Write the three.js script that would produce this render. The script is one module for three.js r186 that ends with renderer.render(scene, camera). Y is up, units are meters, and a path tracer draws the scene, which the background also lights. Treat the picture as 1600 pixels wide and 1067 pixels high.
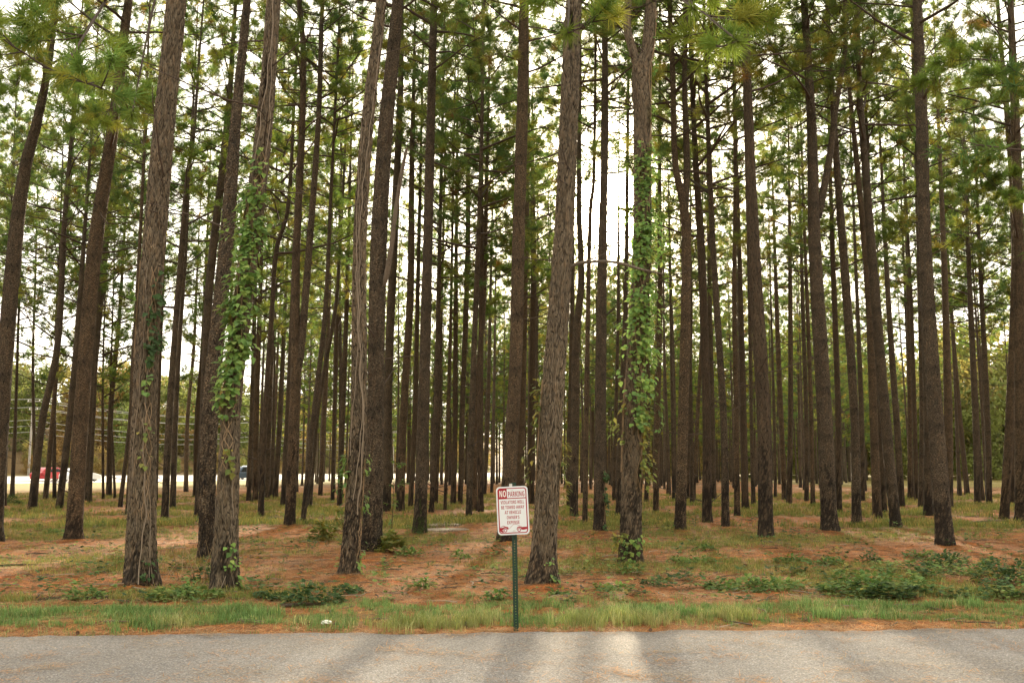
import * as THREE from 'three';
import { mergeGeometries } from 'three/addons/utils/BufferGeometryUtils.js';
import { createNoise2D, createNoise3D } from 'simplex-noise';

// ---------------------------------------------------------------- camera, sky, sun, exposure
const scene = new THREE.Scene();
const camera = new THREE.PerspectiveCamera(37.85, 1600 / 1067, 0.1, 1500);
camera.position.set(0, 1.5, 0);
camera.rotation.x = 0.12815;
const SUN = new THREE.Vector3(0.094, 0.25, -0.9637).normalize();
{
  // milky evening sky, brightest and warmest round the sun
  const W = 1024, H = 512, data = new Float32Array(W * H * 4);
  for (let r = 0; r < H; r++) {
    const up = ((r + 0.5) / H - 0.5) * Math.PI, y = Math.sin(up), zen = Math.max(0, y);
    for (let c = 0; c < W; c++) {
      const a = ((c + 0.5) / W - 0.5) * 2 * Math.PI, x = Math.cos(a) * Math.cos(up), z = Math.sin(a) * Math.cos(up);
      const th = Math.acos(Math.min(1, x * SUN.x + y * SUN.y + z * SUN.z)) * 180 / Math.PI;
      const wide = 0.8 * Math.exp(-th / 20), near = 3.2 * Math.exp(-th / 4.5), core = 26 * Math.exp(-(th * th) / 2.2);
      const k = (r * W + c) * 4;
      data[k] = 0.57 - 0.07 * zen + wide + near + core;
      data[k + 1] = 0.53 - 0.05 * zen + wide * 0.9 + near * 0.78 + core * 0.85;
      data[k + 2] = 0.455 - 0.02 * zen + wide * 0.72 + near * 0.48 + core * 0.6;
      data[k + 3] = 1;
    }
  }
  const sky = new THREE.DataTexture(data, W, H, THREE.RGBAFormat, THREE.FloatType);
  sky.mapping = THREE.EquirectangularReflectionMapping; sky.magFilter = THREE.LinearFilter; sky.needsUpdate = true;
  scene.background = sky; scene.environment = sky;
}
const sun = new THREE.DirectionalLight(new THREE.Color().setRGB(1, 0.84, 0.6), 5);
sun.name = 'sun'; sun.position.copy(SUN).multiplyScalar(200); sun.target.position.set(0, 0, 0);
sun.castShadow = true; sun.shadow.radius = 2.6; sun.shadow.mapSize.set(4096, 4096);
Object.assign(sun.shadow.camera, { left: -90, right: 90, top: 60, bottom: -60, near: 1, far: 420 });
scene.add(sun, sun.target);
const renderer = new THREE.WebGLRenderer({ antialias: true });
renderer.toneMapping = THREE.LinearToneMapping;
renderer.toneMappingExposure = 4.1;
renderer.shadowMap.enabled = true;

// ---------------------------------------------------------------- helpers
function mulberry(a) { return () => { a = (a + 0x6d2b79f5) | 0; let t = Math.imul(a ^ (a >>> 15), 1 | a); t = (t + Math.imul(t ^ (t >>> 7), 61 | t)) ^ t; return ((t ^ (t >>> 14)) >>> 0) / 4294967296; }; }
const rnd = mulberry(7), n2 = createNoise2D(mulberry(11)), n3 = createNoise3D(mulberry(12)), n2b = createNoise2D(mulberry(13));
const V = (x = 0, y = 0, z = 0) => new THREE.Vector3(x, y, z), lerp = THREE.MathUtils.lerp, clamp = THREE.MathUtils.clamp, sstep = THREE.MathUtils.smoothstep;
const R = (r, a, b) => a + (b - a) * r();
const taken = new Map();
function numbered(name) { const n = taken.get(name) ?? 0; taken.set(name, n + 1); return n ? name + '_' + String(n).padStart(3, '0') : name; }
function tag(o, label, category, group, kind) { o.userData.label = label; if (category) o.userData.category = category; if (group) o.userData.group = group; if (kind) o.userData.kind = kind; return o; }
function thing(name, label, category, group, pos = [0, 0, 0], turn = 0) { const g = new THREE.Group(); g.name = numbered(name); g.position.set(...pos); g.rotation.y = turn; scene.add(g); return tag(g, label, category, group); }
function part(name, geo, mat, parent, kind) { const m = new THREE.Mesh(geo, mat); m.name = name; if (kind) m.userData.kind = kind; parent.add(m); return m; }
function structure(name, geo, mat) { const m = new THREE.Mesh(geo, mat); m.name = numbered(name); m.userData.kind = 'structure'; scene.add(m); return m; }

class MB {
  constructor(flat = false) { this.p = []; this.n = flat ? null : []; this.u = []; this.c = []; this.i = []; }
  v(x, y, z, nx, ny, nz, u, v, col) { this.p.push(x, y, z); if (this.n) this.n.push(nx, ny, nz); this.u.push(u, v); this.c.push(col[0], col[1], col[2]); return this.p.length / 3 - 1; }
  f(a, b, c) { this.i.push(a, b, c); }
  tri(a, b, c, col) { const k = this.p.length / 3; for (const q of [a, b, c]) { this.p.push(q.x, q.y, q.z); this.u.push(0, 0); this.c.push(col[0], col[1], col[2]); if (this.n) this.n.push(0, 1, 0); } this.i.push(k, k + 1, k + 2); }
  tube(pts, rad, sides, col, vScale = 1) {
    const start = this.p.length / 3, side = V(), up = V(), dir = V();
    let ref = null, len = 0;
    pts.forEach((p, k) => {
      dir.copy(pts[Math.min(k + 1, pts.length - 1)]).sub(pts[Math.max(k - 1, 0)]).normalize();
      if (!ref) ref = Math.abs(dir.y) < 0.9 ? V(0, 1, 0) : V(1, 0, 0);
      side.crossVectors(dir, ref).normalize(); up.crossVectors(side, dir).normalize();
      if (k) len += p.distanceTo(pts[k - 1]);
      for (let s = 0; s <= sides; s++) {
        const a = s / sides * 2 * Math.PI, cx = Math.cos(a), cy = Math.sin(a), nx = side.x * cx + up.x * cy, ny = side.y * cx + up.y * cy, nz = side.z * cx + up.z * cy;
        this.v(p.x + nx * rad[k], p.y + ny * rad[k], p.z + nz * rad[k], nx, ny, nz, s / sides * vScale, len * vScale, col);
      }
    });
    for (let k = 0; k < pts.length - 1; k++) for (let s = 0; s < sides; s++) { const a = start + k * (sides + 1) + s, b = a + sides + 1; this.f(a, b, a + 1); this.f(b, b + 1, a + 1); }
  }
  geo() {
    const g = new THREE.BufferGeometry();
    g.setAttribute('position', new THREE.BufferAttribute(new Float32Array(this.p), 3));
    if (this.n) g.setAttribute('normal', new THREE.BufferAttribute(new Float32Array(this.n), 3));
    g.setAttribute('uv', new THREE.BufferAttribute(new Float32Array(this.u), 2));
    g.setAttribute('color', new THREE.BufferAttribute(new Float32Array(this.c), 3));
    g.setIndex(new THREE.BufferAttribute(new Uint32Array(this.i), 1));
    return g;
  }
}
const smooth = (pts, n) => new THREE.CatmullRomCurve3(pts, false, 'centripetal').getPoints(n);

// ---------------------------------------------------------------- textures and materials
function dataTex(w, h, fn, srgb) {
  const d = new Uint8Array(w * h * 4);
  for (let y = 0; y < h; y++) for (let x = 0; x < w; x++) { const c = fn(x, y), k = (y * w + x) * 4; d[k] = clamp(c[0], 0, 1) * 255; d[k + 1] = clamp(c[1], 0, 1) * 255; d[k + 2] = clamp(c[2], 0, 1) * 255; d[k + 3] = 255; }
  const t = new THREE.DataTexture(d, w, h); t.wrapS = t.wrapT = THREE.RepeatWrapping; t.magFilter = THREE.LinearFilter; if (srgb) t.colorSpace = THREE.SRGBColorSpace; t.needsUpdate = true; return t;
}
const toS = (x) => x <= 0.0031308 ? x * 12.92 : 1.055 * Math.pow(x, 1 / 2.4) - 0.055;
// bark: kind 'furrowed' has long upright ridges, kind 'scaly' small flaking plates
function barkTextures(seed, scaly, plate, furrow, warm) {
  const w = 512, h = 1024, r = mulberry(seed), nz = createNoise3D(mulberry(seed + 1)), ny = createNoise3D(mulberry(seed + 2)), col = new Float32Array(w * h * 3), bump = new Float32Array(w * h);
  const wrap = (f, x, y, kx, ky, o) => { const v = y / h, n = (yy) => { const a = x / w * 2 * Math.PI; return f(Math.cos(a) * kx + o, Math.sin(a) * kx, yy * ky); }; return v < 0.8 ? n(v) : lerp(n(v), n(v - 1), (v - 0.8) / 0.2); };
  for (let y = 0; y < h; y++) for (let x = 0; x < w; x++) {
    const warp = wrap(ny, x, y, 1.2, 9, 5) * (scaly ? 22 : 9), xx = x + warp, big = wrap(ny, x, y, 0.8, 3, 9);
    const a1 = Math.abs(wrap(nz, xx, y, scaly ? 3.0 : 2.6, scaly ? 22 : 4.2, 0)), a2 = Math.abs(wrap(nz, xx, y, scaly ? 5.5 : 5.0, scaly ? 34 : 9, 20)), fine = wrap(ny, x, y, scaly ? 6 : 9, scaly ? 30 : 26, 40), streak = wrap(nz, xx, y, 9, 14, 60), grit = r() - 0.5;
    const e = Math.min(sstep(a1, 0.02, scaly ? 0.24 : 0.2), sstep(a2, 0.0, 0.2) * 0.55 + 0.45), tone = 0.82 + (scaly ? 0.42 : 0.34) * fine + 0.28 * streak + 0.3 * grit + 0.2 * big + (scaly && fine + 0.5 * a2 + grit * 0.5 > 0.62 ? 0.9 : 0);
    const wm = sstep(streak + big, 0.1, 0.9) * 0.7, k = (y * w + x) * 3;
    for (let c = 0; c < 3; c++) col[k + c] = lerp(furrow[c] * (0.8 + 0.4 * r()), lerp(plate[c], warm[c], wm) * Math.max(0.25, tone), e);
    bump[y * w + x] = 0.15 + e * 0.6 + fine * 0.13 + grit * 0.05;
  }
  return [dataTex(w, h, (x, y) => { const k = (y * w + x) * 3; return [toS(col[k]), toS(col[k + 1]), toS(col[k + 2])]; }, true), dataTex(w, h, (x, y) => { const b = bump[y * w + x]; return [b, b, b]; })];
}
const [barkA, barkAb] = barkTextures(21, false, [0.3, 0.232, 0.155], [0.045, 0.032, 0.021], [0.26, 0.172, 0.1]);
const [barkB, barkBb] = barkTextures(33, true, [0.158, 0.12, 0.079], [0.021, 0.0155, 0.0105], [0.155, 0.103, 0.058]);
const std = (o) => new THREE.MeshStandardMaterial({ roughness: 0.95, ...o });
const M = {
  barkA: std({ map: barkA, bumpMap: barkAb, bumpScale: 0.03, vertexColors: true }),
  barkB: std({ map: barkB, bumpMap: barkBb, bumpScale: 0.024, vertexColors: true }),
  barkC: std({ map: barkB, bumpMap: barkBb, bumpScale: 0.024, vertexColors: true, color: new THREE.Color().setRGB(1.2, 1.12, 1.02) }),
  barkD: std({ map: barkA, bumpMap: barkAb, bumpScale: 0.03, vertexColors: true, color: new THREE.Color().setRGB(0.6, 0.56, 0.53) }),
  twig: std({ color: new THREE.Color().setRGB(0.075, 0.055, 0.042), vertexColors: true }),
  deadwood: std({ map: barkBb, color: new THREE.Color().setRGB(0.34, 0.27, 0.2), bumpMap: barkBb, bumpScale: 0.006, vertexColors: true }),
};
const leafy = (tint, tr = 0.4) => new THREE.MeshPhysicalMaterial({ color: new THREE.Color().setRGB(...tint), vertexColors: true, roughness: 0.9, transmission: tr, thickness: 0, specularIntensity: 0.25 });
M.needles = [leafy([1, 1, 1], 0.5), leafy([0.85, 0.95, 1.05], 0.5), leafy([1.12, 1.0, 0.85], 0.5), leafy([1.02, 1.05, 0.8], 0.5)];
M.leaf = leafy([1, 1, 1], 0.45);
M.grass = leafy([1, 1, 1], 0.3);
M.straw = std({ vertexColors: true, color: 0xffffff });

// pine straw: thousands of fallen needles drawn lying over each other
function strawTexture() {
  const S = 1024, cv = document.createElement('canvas'); cv.width = cv.height = S; const x = cv.getContext('2d'), r = mulberry(5);
  x.fillStyle = 'rgb(120,86,56)'; x.fillRect(0, 0, S, S);
  for (let k = 0; k < 26000; k++) {
    const t = r(), cx = r() * S, cy = r() * S, a = r() * 6.283, l = 16 + r() * 34, b = (r() - 0.5) * 10, deep = k < 9000;
    const c = t < 0.42 ? [186, 128, 78] : t < 0.66 ? [160, 104, 62] : t < 0.82 ? [206, 156, 104] : t < 0.93 ? [104, 72, 48] : [150, 132, 96];
    const m = (deep ? 0.6 : 0.86) + r() * 0.22 + 0.22 * n2(cx * 0.012, cy * 0.012);
    x.strokeStyle = `rgb(${c.map((v) => Math.round(v * m)).join(',')})`; x.lineWidth = 0.9 + r() * 1.5;
    for (const ox of [0, S, -S]) for (const oy of [0, S, -S]) {
      const px = cx + ox, py = cy + oy; if (px < -60 || py < -60 || px > S + 60 || py > S + 60) continue;
      x.beginPath(); x.moveTo(px - Math.cos(a) * l / 2, py - Math.sin(a) * l / 2); x.quadraticCurveTo(px - Math.sin(a) * b, py + Math.cos(a) * b, px + Math.cos(a) * l / 2, py + Math.sin(a) * l / 2); x.stroke();
    }
  }
  const t = new THREE.CanvasTexture(cv); t.wrapS = t.wrapT = THREE.RepeatWrapping; t.colorSpace = THREE.SRGBColorSpace; return t;
}
M.ground = std({ map: strawTexture(), vertexColors: true, roughness: 1 });
M.ground.bumpMap = M.ground.map.clone(); M.ground.bumpMap.colorSpace = THREE.NoColorSpace; M.ground.bumpScale = 0.02;
// chip-seal road: pale and tan stones in grey binder
{
  const S = 1024, r = mulberry(91), h = new Float32Array(S * S), col = new Float32Array(S * S * 3);
  for (let k = 0; k < S * S; k++) { const g = 0.27 + (r() - 0.5) * 0.07; col.set([g * 1.03, g * 0.95, g * 0.85], k * 3); h[k] = 0.2 + r() * 0.15; }
  const pal = [[0.4, 0.375, 0.345], [0.34, 0.31, 0.28], [0.38, 0.32, 0.26], [0.25, 0.235, 0.22], [0.48, 0.455, 0.425], [0.18, 0.17, 0.16]];
  for (let k = 0; k < 62000; k++) {
    const cx = Math.floor(r() * S), cy = Math.floor(r() * S), ra = 1 + r() * 2.3, q = pal[Math.min(5, Math.floor(r() * 6.2))], m = 0.8 + r() * 0.4, e = r() * 0.6 + 0.7;
    for (let y = -4; y <= 4; y++) for (let x = -4; x <= 4; x++) { const d = Math.hypot(x * e, y / e); if (d > ra) continue; const j = ((cy + y + S) % S) * S + (cx + x + S) % S; for (let c = 0; c < 3; c++) col[j * 3 + c] = q[c] * m; h[j] = 0.5 + 0.5 * (1 - d / ra); }
  }
  const map = dataTex(S, S, (x, y) => { const k = (y * S + x) * 3; return [toS(col[k]), toS(col[k + 1]), toS(col[k + 2])]; }, true), bm = dataTex(S, S, (x, y) => { const b = h[y * S + x]; return [b, b, b]; });
  M.road = std({ map, bumpMap: bm, bumpScale: 0.006, vertexColors: true, roughness: 0.92 });
}

// ---------------------------------------------------------------- pines: table of the trees one can tell apart
// [key, z, [[x, height, trunk diameter], ...]] in metres, measured along each trunk
const PINES = [
  ["left_edge",-20.65,[[-10.59,0,0.339],[-10.58,3.84,0.294],[-10.53,6.44,0.285],[-10.42,7.91,0.233],[-10.25,8.79,0.193],[-10.06,10.23,0.139]]],
  ["left_mottled",-21.19,[[-9.18,0,0.335],[-9.16,2.77,0.299],[-9.07,6.2,0.292],[-8.81,9.02,0.24],[-8.67,11.26,0.186],[-8.62,11.96,0.172]]],
  ["vine_root",-13.09,[[-4.78,0,0.378],[-4.83,2.12,0.311],[-4.83,3.47,0.289],[-4.81,4.4,0.283],[-4.75,6.15,0.27],[-4.66,7.96,0.257]]],
  ["mottled_pair",-16.45,[[-4.96,0,0.249],[-4.99,2.32,0.253],[-4.83,5.15,0.226],[-4.74,7.34,0.164],[-4.62,9.62,0.123]]],
  ["creeper",-12.3,[[-3.48,0,0.309],[-3.47,1.77,0.236],[-3.47,2.22,0.229],[-3.38,3.35,0.216],[-3.29,4.38,0.218],[-3.18,5.79,0.197],[-3.11,7.57,0.167]]],
  ["fork_far",-25.98,[[-5.72,0,0.263],[-5.68,2.79,0.267],[-5.68,3.89,0.268],[-5.75,6.79,0.204],[-5.68,10.72,0.156],[-5.73,13.1,0.14],[-5.86,14.08,0.123]]],
  ["rope_vine",-13.83,[[-2.22,0,0.252],[-2.17,1.01,0.219],[-2.13,2.19,0.213],[-2.16,4.57,0.181],[-2.08,6.41,0.166],[-1.91,8.33,0.141]]],
  ["dead_limb",-17.9,[[-2.48,0,0.35],[-2.46,2.39,0.299],[-2.45,5.47,0.282],[-2.35,7.85,0.262],[-2.21,9.49,0.229],[-2.16,10.33,0.206]]],
  ["straight",-23.46,[[-2.14,0,0.297],[-2.09,2.66,0.271],[-2.03,6.7,0.231],[-1.99,9.83,0.203],[-1.94,13.08,0.159]]],
  ["behind_sign",-20.83,[[-0.13,0,0.342],[-0.01,2.08,0.28],[0.08,3.73,0.269],[0.14,6.3,0.26],[0.22,9.04,0.236],[0.27,11.78,0.198]]],
  ["sign_big",-13.16,[[0.39,0,0.355],[0.45,0.95,0.3],[0.52,2.15,0.287],[0.69,4.42,0.259],[0.78,6.17,0.237],[0.84,7.53,0.222],[0.87,7.99,0.196]]],
  ["sun",-23.46,[[2.03,0,0.267],[2.08,2.66,0.256],[2.18,6.7,0.215],[2.25,8.78,0.171],[2.27,9.83,0.172],[2.32,13.08,0.111]]],
  ["vine_fork",-16.12,[[1.88,0,0.335],[1.96,2.3,0.31],[2.15,5.07,0.296],[2.19,7.22,0.279],[2.2,8.2,0.303],[2.31,8.55,0.195],[2.38,9.45,0.186]]],
  ["twin_top",-24.41,[[4.06,0,0.262],[4.2,2.71,0.25],[4.37,6.91,0.224],[4.33,7.95,0.209],[4.14,9.07,0.146],[4.12,11.28,0.131],[4.07,13.54,0.116]]],
  ["bright_tuft",-21.57,[[5.41,0,0.3],[5.45,2.57,0.291],[5.35,6.28,0.269],[5.33,9.16,0.201],[5.32,11.07,0.174],[5.31,12.15,0.161]]],
  ["right_fork",-24.16,[[7.59,0,0.382],[7.58,2.7,0.356],[7.51,6.86,0.301],[7.55,10.08,0.225],[7.49,13.42,0.164]]],
  ["scaly_big",-19.8,[[8.47,0,0.325],[8.42,2.48,0.292],[8.4,5.89,0.234],[8.47,8.53,0.224],[8.51,11.27,0.175]]],
  ["right_edge",-28.44,[[14.35,0,0.342],[14.52,2.91,0.31],[14.79,7.81,0.28],[14.94,11.6,0.246]]],
  ["",-41.1,[[-20.7,0,0.13],[-20.91,3.96,0.132],[-21.1,7.7,0.107]]],
  ["",-48.62,[[-20.46,0,0.34],[-20.55,4.94,0.313],[-20.3,12.28,0.287],[-20.08,16.59,0.226]]],
  ["",-38.46,[[-18.3,0,0.317],[-18.11,3.41,0.271],[-17.73,6.19,0.249],[-17.74,10.7,0.202]]],
  ["",-48.62,[[-22.56,0,0.247],[-22.39,4.41,0.219],[-22.33,8.19,0.158]]],
  ["",-49.63,[[-22.56,0,0.189],[-22.79,3.84,0.191],[-22.91,7.04,0.16]]],
  ["",-38.46,[[-17.3,0,0.268],[-17.07,3.41,0.247],[-16.97,5.87,0.224],[-16.91,9.34,0.176],[-16.9,10.52,0.152]]],
  ["",-55.37,[[-26.2,0,0.176],[-26.56,4.11,0.178],[-26.85,7.68,0.143]]],
  ["",-51.77,[[-21.01,0,0.132],[-21.25,3.94,0.133],[-21.39,6.6,0.1]]],
  ["",-55.37,[[-22.16,0,0.317],[-22.31,4.25,0.284],[-22.29,6.6,0.286],[-22.14,9.45,0.216]]],
  ["",-51.77,[[-20.42,0,0.132],[-20.7,2.95,0.132],[-20.88,4.6,0.1]]],
  ["",-40.41,[[-15.71,0,0.179],[-15.5,3.4,0.155],[-15.52,6.01,0.131]]],
  ["",-33.15,[[-12.62,0,0.147],[-12.61,3.14,0.149],[-12.67,6.5,0.129]]],
  ["",-45.82,[[-16.2,0,0.175],[-16.28,3.77,0.176],[-16.34,9.01,0.149]]],
  ["",-31.41,[[-10.81,0,0.219],[-10.82,3.06,0.202],[-10.76,5.72,0.183],[-10.66,8.17,0.185],[-10.55,10.97,0.146],[-10.41,12.24,0.105]]],
  ["",-39.09,[[-13.17,0,0.223],[-13.21,3.34,0.226],[-13.18,6.75,0.203],[-13.11,9.8,0.205],[-13.09,11.82,0.155]]],
  ["",-67.99,[[-22.04,0,0.302],[-22.15,4.87,0.262],[-21.92,9.79,0.22]]],
  ["",-55.37,[[-17.41,0,0.281],[-17.48,4.25,0.284],[-17.37,7.79,0.251]]],
  ["",-32.26,[[-10.01,0,0.286],[-9.97,3.1,0.269],[-9.99,7.24,0.273],[-9.69,11.51,0.235],[-9.55,13.69,0.194]]],
  ["",-48.62,[[-12.72,0,0.247],[-12.72,3.91,0.218],[-12.73,8.83,0.19]]],
  ["",-46.72,[[-11.92,0,0.267],[-11.99,3.82,0.27],[-11.99,8.55,0.212]]],
  ["",-32.26,[[-8.03,0,0.184],[-8.01,3.1,0.166],[-7.89,6.79,0.147],[-7.8,8.65,0.148],[-7.46,10.06,0.128]]],
  ["",-50.68,[[-12.32,0,0.257],[-12.35,4.01,0.26],[-12.35,9.14,0.231]]],
  ["",-54.12,[[-12.72,0,0.275],[-12.6,4.19,0.278],[-12.52,9.66,0.211]]],
  ["",-76.73,[[-18.59,0,0.244],[-18.26,5.31,0.246],[-18.21,10.06,0.198]]],
  ["",-40.41,[[-9.15,0,0.282],[-9.07,3.51,0.285],[-9.03,7.59,0.236]]],
  ["",-27.78,[[-5.75,0,0.141],[-5.51,3.11,0.143],[-5.28,5.84,0.126],[-5.2,9.5,0.092]]],
  ["",-38.46,[[-7.73,0,0.171],[-7.51,3.73,0.173],[-6.89,7.83,0.15],[-6.8,9.85,0.126]]],
  ["",-58.07,[[-11.07,0,0.258],[-10.95,4.38,0.261],[-10.83,10.26,0.226]]],
  ["",-45.82,[[-8.17,0,0.175],[-8.17,3.77,0.176],[-8.13,8.41,0.149]]],
  ["",-41.82,[[-7.16,0,0.212],[-7.11,3.58,0.215],[-7.05,8.36,0.191]]],
  ["",-36.14,[[-4.49,0,0.298],[-4.5,4.83,0.303],[-4.37,10.29,0.285],[-4.22,15.99,0.218]]],
  ["",-36.14,[[-4.01,0,0.298],[-3.94,3.29,0.278],[-3.75,7.93,0.259],[-3.76,12.72,0.192]]],
  ["",-39.09,[[-3.94,0,0.198],[-3.81,3.44,0.201],[-3.77,7.91,0.178]]],
  ["",-36.14,[[-2.89,0,0.183],[-2.76,3.29,0.185],[-2.71,7.43,0.165]]],
  ["",-44.13,[[-3.33,0,0.168],[-3.23,3.69,0.17]]],
  ["",-38.46,[[-2.56,0,0.122],[-2.47,3.41,0.148],[-2.4,7.3,0.125]]],
  ["",-42.56,[[-2.48,0,0.243],[-2.43,3.61,0.218],[-2.44,8.48,0.194]]],
  ["",-42.56,[[-2.19,0,0.216],[-2.13,3.61,0.218],[-1.93,10.94,0.223],[-1.95,15.64,0.17]]],
  ["",-31.83,[[-1.37,0,0.181],[-1.29,3.08,0.184],[-1.16,7.16,0.166],[-1.03,11.38,0.127]]],
  ["",-37.27,[[-1.39,0,0.213],[-1.36,3.35,0.215],[-1.07,8.13,0.194],[-0.99,12.1,0.148]]],
  ["",-36.14,[[-1.12,0,0.206],[-1.16,3.29,0.209],[-1.13,7.43,0.188]]],
  ["",-58.07,[[-1.59,0,0.221],[-1.42,4.38,0.261]]],
  ["",-67.99,[[-1.38,0,0.216],[-1.26,4.87,0.218]]],
  ["",-42.56,[[0.32,0,0.351],[0.41,3.61,0.328],[0.59,10.94,0.279],[0.68,16.91,0.227]]],
  ["",-45.82,[[0.84,0,0.349],[0.94,5.42,0.325],[1.02,11.45,0.27],[0.97,14.53,0.212]]],
  ["",-39.09,[[2.21,0,0.198],[2.28,3.44,0.201],[2.39,7.4,0.178]]],
  ["",-32.26,[[1.98,0,0.245],[2.05,3.1,0.269],[2.11,5.84,0.251],[2.28,7.64,0.211],[2.23,10.02,0.17]]],
  ["",-27.78,[[2.0,0,0.141],[2.07,2.88,0.143],[2.13,5.23,0.126],[2.25,8.87,0.11],[2.35,9.74,0.092]]],
  ["",-103.36,[[8.09,0,0.395],[8.35,6.63,0.398]]],
  ["",-49.63,[[5.01,0,0.189],[5.16,3.96,0.191],[5.35,8.98,0.161]]],
  ["",-33.15,[[3.49,0,0.189],[3.64,3.14,0.191],[3.84,6.94,0.151]]],
  ["",-35.09,[[5.0,0,0.2],[5.11,3.24,0.203],[5.28,7.25,0.183]]],
  ["",-46.72,[[6.23,0,0.208],[6.38,3.82,0.21]]],
  ["",-48.62,[[7.81,0,0.154],[7.83,3.91,0.156]]],
  ["",-51.77,[[9.04,0,0.197],[9.2,4.07,0.199],[9.42,9.31,0.168]]],
  ["",-49.63,[[8.92,0,0.221],[9.23,3.96,0.191],[9.56,8.33,0.161]]],
  ["",-28.44,[[5.49,0,0.27],[5.55,2.91,0.237],[5.52,7.81,0.224],[5.43,10.33,0.17],[5.38,12.9,0.133]]],
  ["",-49.63,[[9.93,0,0.284],[9.96,3.96,0.287],[10.01,9.64,0.226]]],
  ["",-25.98,[[5.49,0,0.197],[5.52,2.79,0.183],[5.37,7.26,0.153],[5.32,10.13,0.121],[5.28,12.52,0.087]]],
  ["",-32.26,[[7.19,0,0.184],[7.26,3.1,0.166],[7.32,7.24,0.147],[7.46,10.67,0.128]]],
  ["",-38.46,[[8.9,0,0.268],[8.93,3.41,0.247],[8.96,7.81,0.2]]],
  ["",-41.82,[[10.03,0,0.186],[10.06,3.58,0.161],[10.11,7.81,0.163]]],
  ["",-55.37,[[14.49,0,0.176],[14.56,4.25,0.178]]],
  ["",-50.68,[[13.71,0,0.257],[13.69,4.01,0.26],[13.67,9.14,0.231]]],
  ["",-44.13,[[12.13,0,0.252],[12.34,3.69,0.226],[12.52,8.74,0.201]]],
  ["",-84.93,[[24.36,0,0.27],[24.52,5.71,0.272]]],
  ["",-47.65,[[13.94,0,0.212],[14.09,3.86,0.214],[14.11,9.31,0.186]]],
  ["",-40.41,[[12.07,0,0.179],[12.13,3.51,0.181],[12.15,8.13,0.158]]],
  ["",-35.09,[[11.37,0,0.2],[11.48,3.24,0.203],[11.53,7.25,0.183]]],
  ["",-27.16,[[9.26,0,0.258],[9.34,2.85,0.226],[9.28,6.33,0.23],[9.16,9.93,0.18],[9.09,12.98,0.128]]],
  ["",-46.72,[[16.28,0,0.237],[16.39,3.82,0.24],[16.42,9.16,0.182]]],
  ["",-31.01,[[11.22,0,0.275],[11.24,3.04,0.239],[11.28,7.01,0.222],[11.12,11.12,0.164],[10.97,13.93,0.125]]],
  ["",-34.09,[[12.57,0,0.194],[12.6,3.19,0.175],[12.6,7.09,0.155]]],
  ["",-25.98,[[9.86,0,0.279],[9.72,2.79,0.267],[9.62,6.12,0.237],[9.53,9.56,0.189],[9.48,11.92,0.139],[9.51,14.32,0.123]]],
  ["",-41.1,[[15.88,0,0.261],[15.85,3.54,0.264],[15.78,8.24,0.214]]],
  ["",-48.62,[[19.23,0,0.216],[19.43,3.91,0.218],[19.62,9.47,0.19]]],
  ["",-47.65,[[19.18,0,0.212],[19.26,3.86,0.214],[19.35,9.31,0.186]]],
  ["",-40.41,[[16.41,0,0.205],[16.64,3.51,0.207],[16.78,8.13,0.184]]],
  ["",-32.26,[[13.31,0,0.307],[13.43,3.1,0.207],[13.52,6.79,0.189]]],
  ["",-39.09,[[16.96,0,0.322],[17.13,3.44,0.326],[17.25,7.91,0.254]]],
  ["",-59.51,[[26.92,0,0.302],[26.76,4.45,0.267],[26.64,9.69,0.232]]],
  ["",-44.13,[[20.39,0,0.28],[20.55,3.69,0.283],[20.62,8.74,0.23]]],
  ["",-44.96,[[21.29,0,0.257],[21.43,3.73,0.26],[21.54,8.87,0.205]]],
  ["",-30.61,[[14.91,0,0.271],[15.28,3.02,0.255],[15.81,8.14,0.221],[15.88,10.21,0.202],[15.84,12.73,0.163],[15.76,15.74,0.124]]],
  ["",-44.13,[[21.96,0,0.224],[22.25,3.69,0.226],[22.58,8.74,0.201]]],
];
const STEMS = {
  fork_far: [[-5.68,3.73,0.218],[-5.56,4.45,0.202],[-5.38,7.82,0.171],[-5.25,10.72,0.139],[-5.23,13.6,0.123]],
  twin_top: [[4.35,7.7,0.161],[4.43,9.07,0.162],[4.42,11.29,0.131],[4.49,12.87,0.099]],
  vine_fork: [[2.19,8.03,0.173],[2.01,8.65,0.141],[1.96,8.93,0.131],[1.99,9.46,0.109]],
  right_fork: [[7.6,7.64,0.207],[7.71,8.04,0.191],[7.99,9.31,0.16],[8.2,10.63,0.145],[8.48,12.07,0.114]],
  dead_limb: [[-2.39,4.67,0.105],[-2.29,4.91,0.105],[-2.2,5.39,0.094],[-2.12,6.05,0.082],[-2.01,6.77,0.071],[-1.91,7.21,0.048]],
  sign_big: [[0.73,4.08,0.052],[0.86,4.15,0.052],[1.08,4.17,0.043],[1.38,4.15,0.043],[1.72,4.04,0.034],[1.99,3.97,0.017]],
  sign_top: [[0.84,7.54,0.089],[0.99,7.51,0.08],[1.11,7.62,0.062],[1.2,7.79,0.053],[1.42,7.73,0.036],[1.78,7.71,0.027],[2.05,7.85,0.018]],
};
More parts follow.
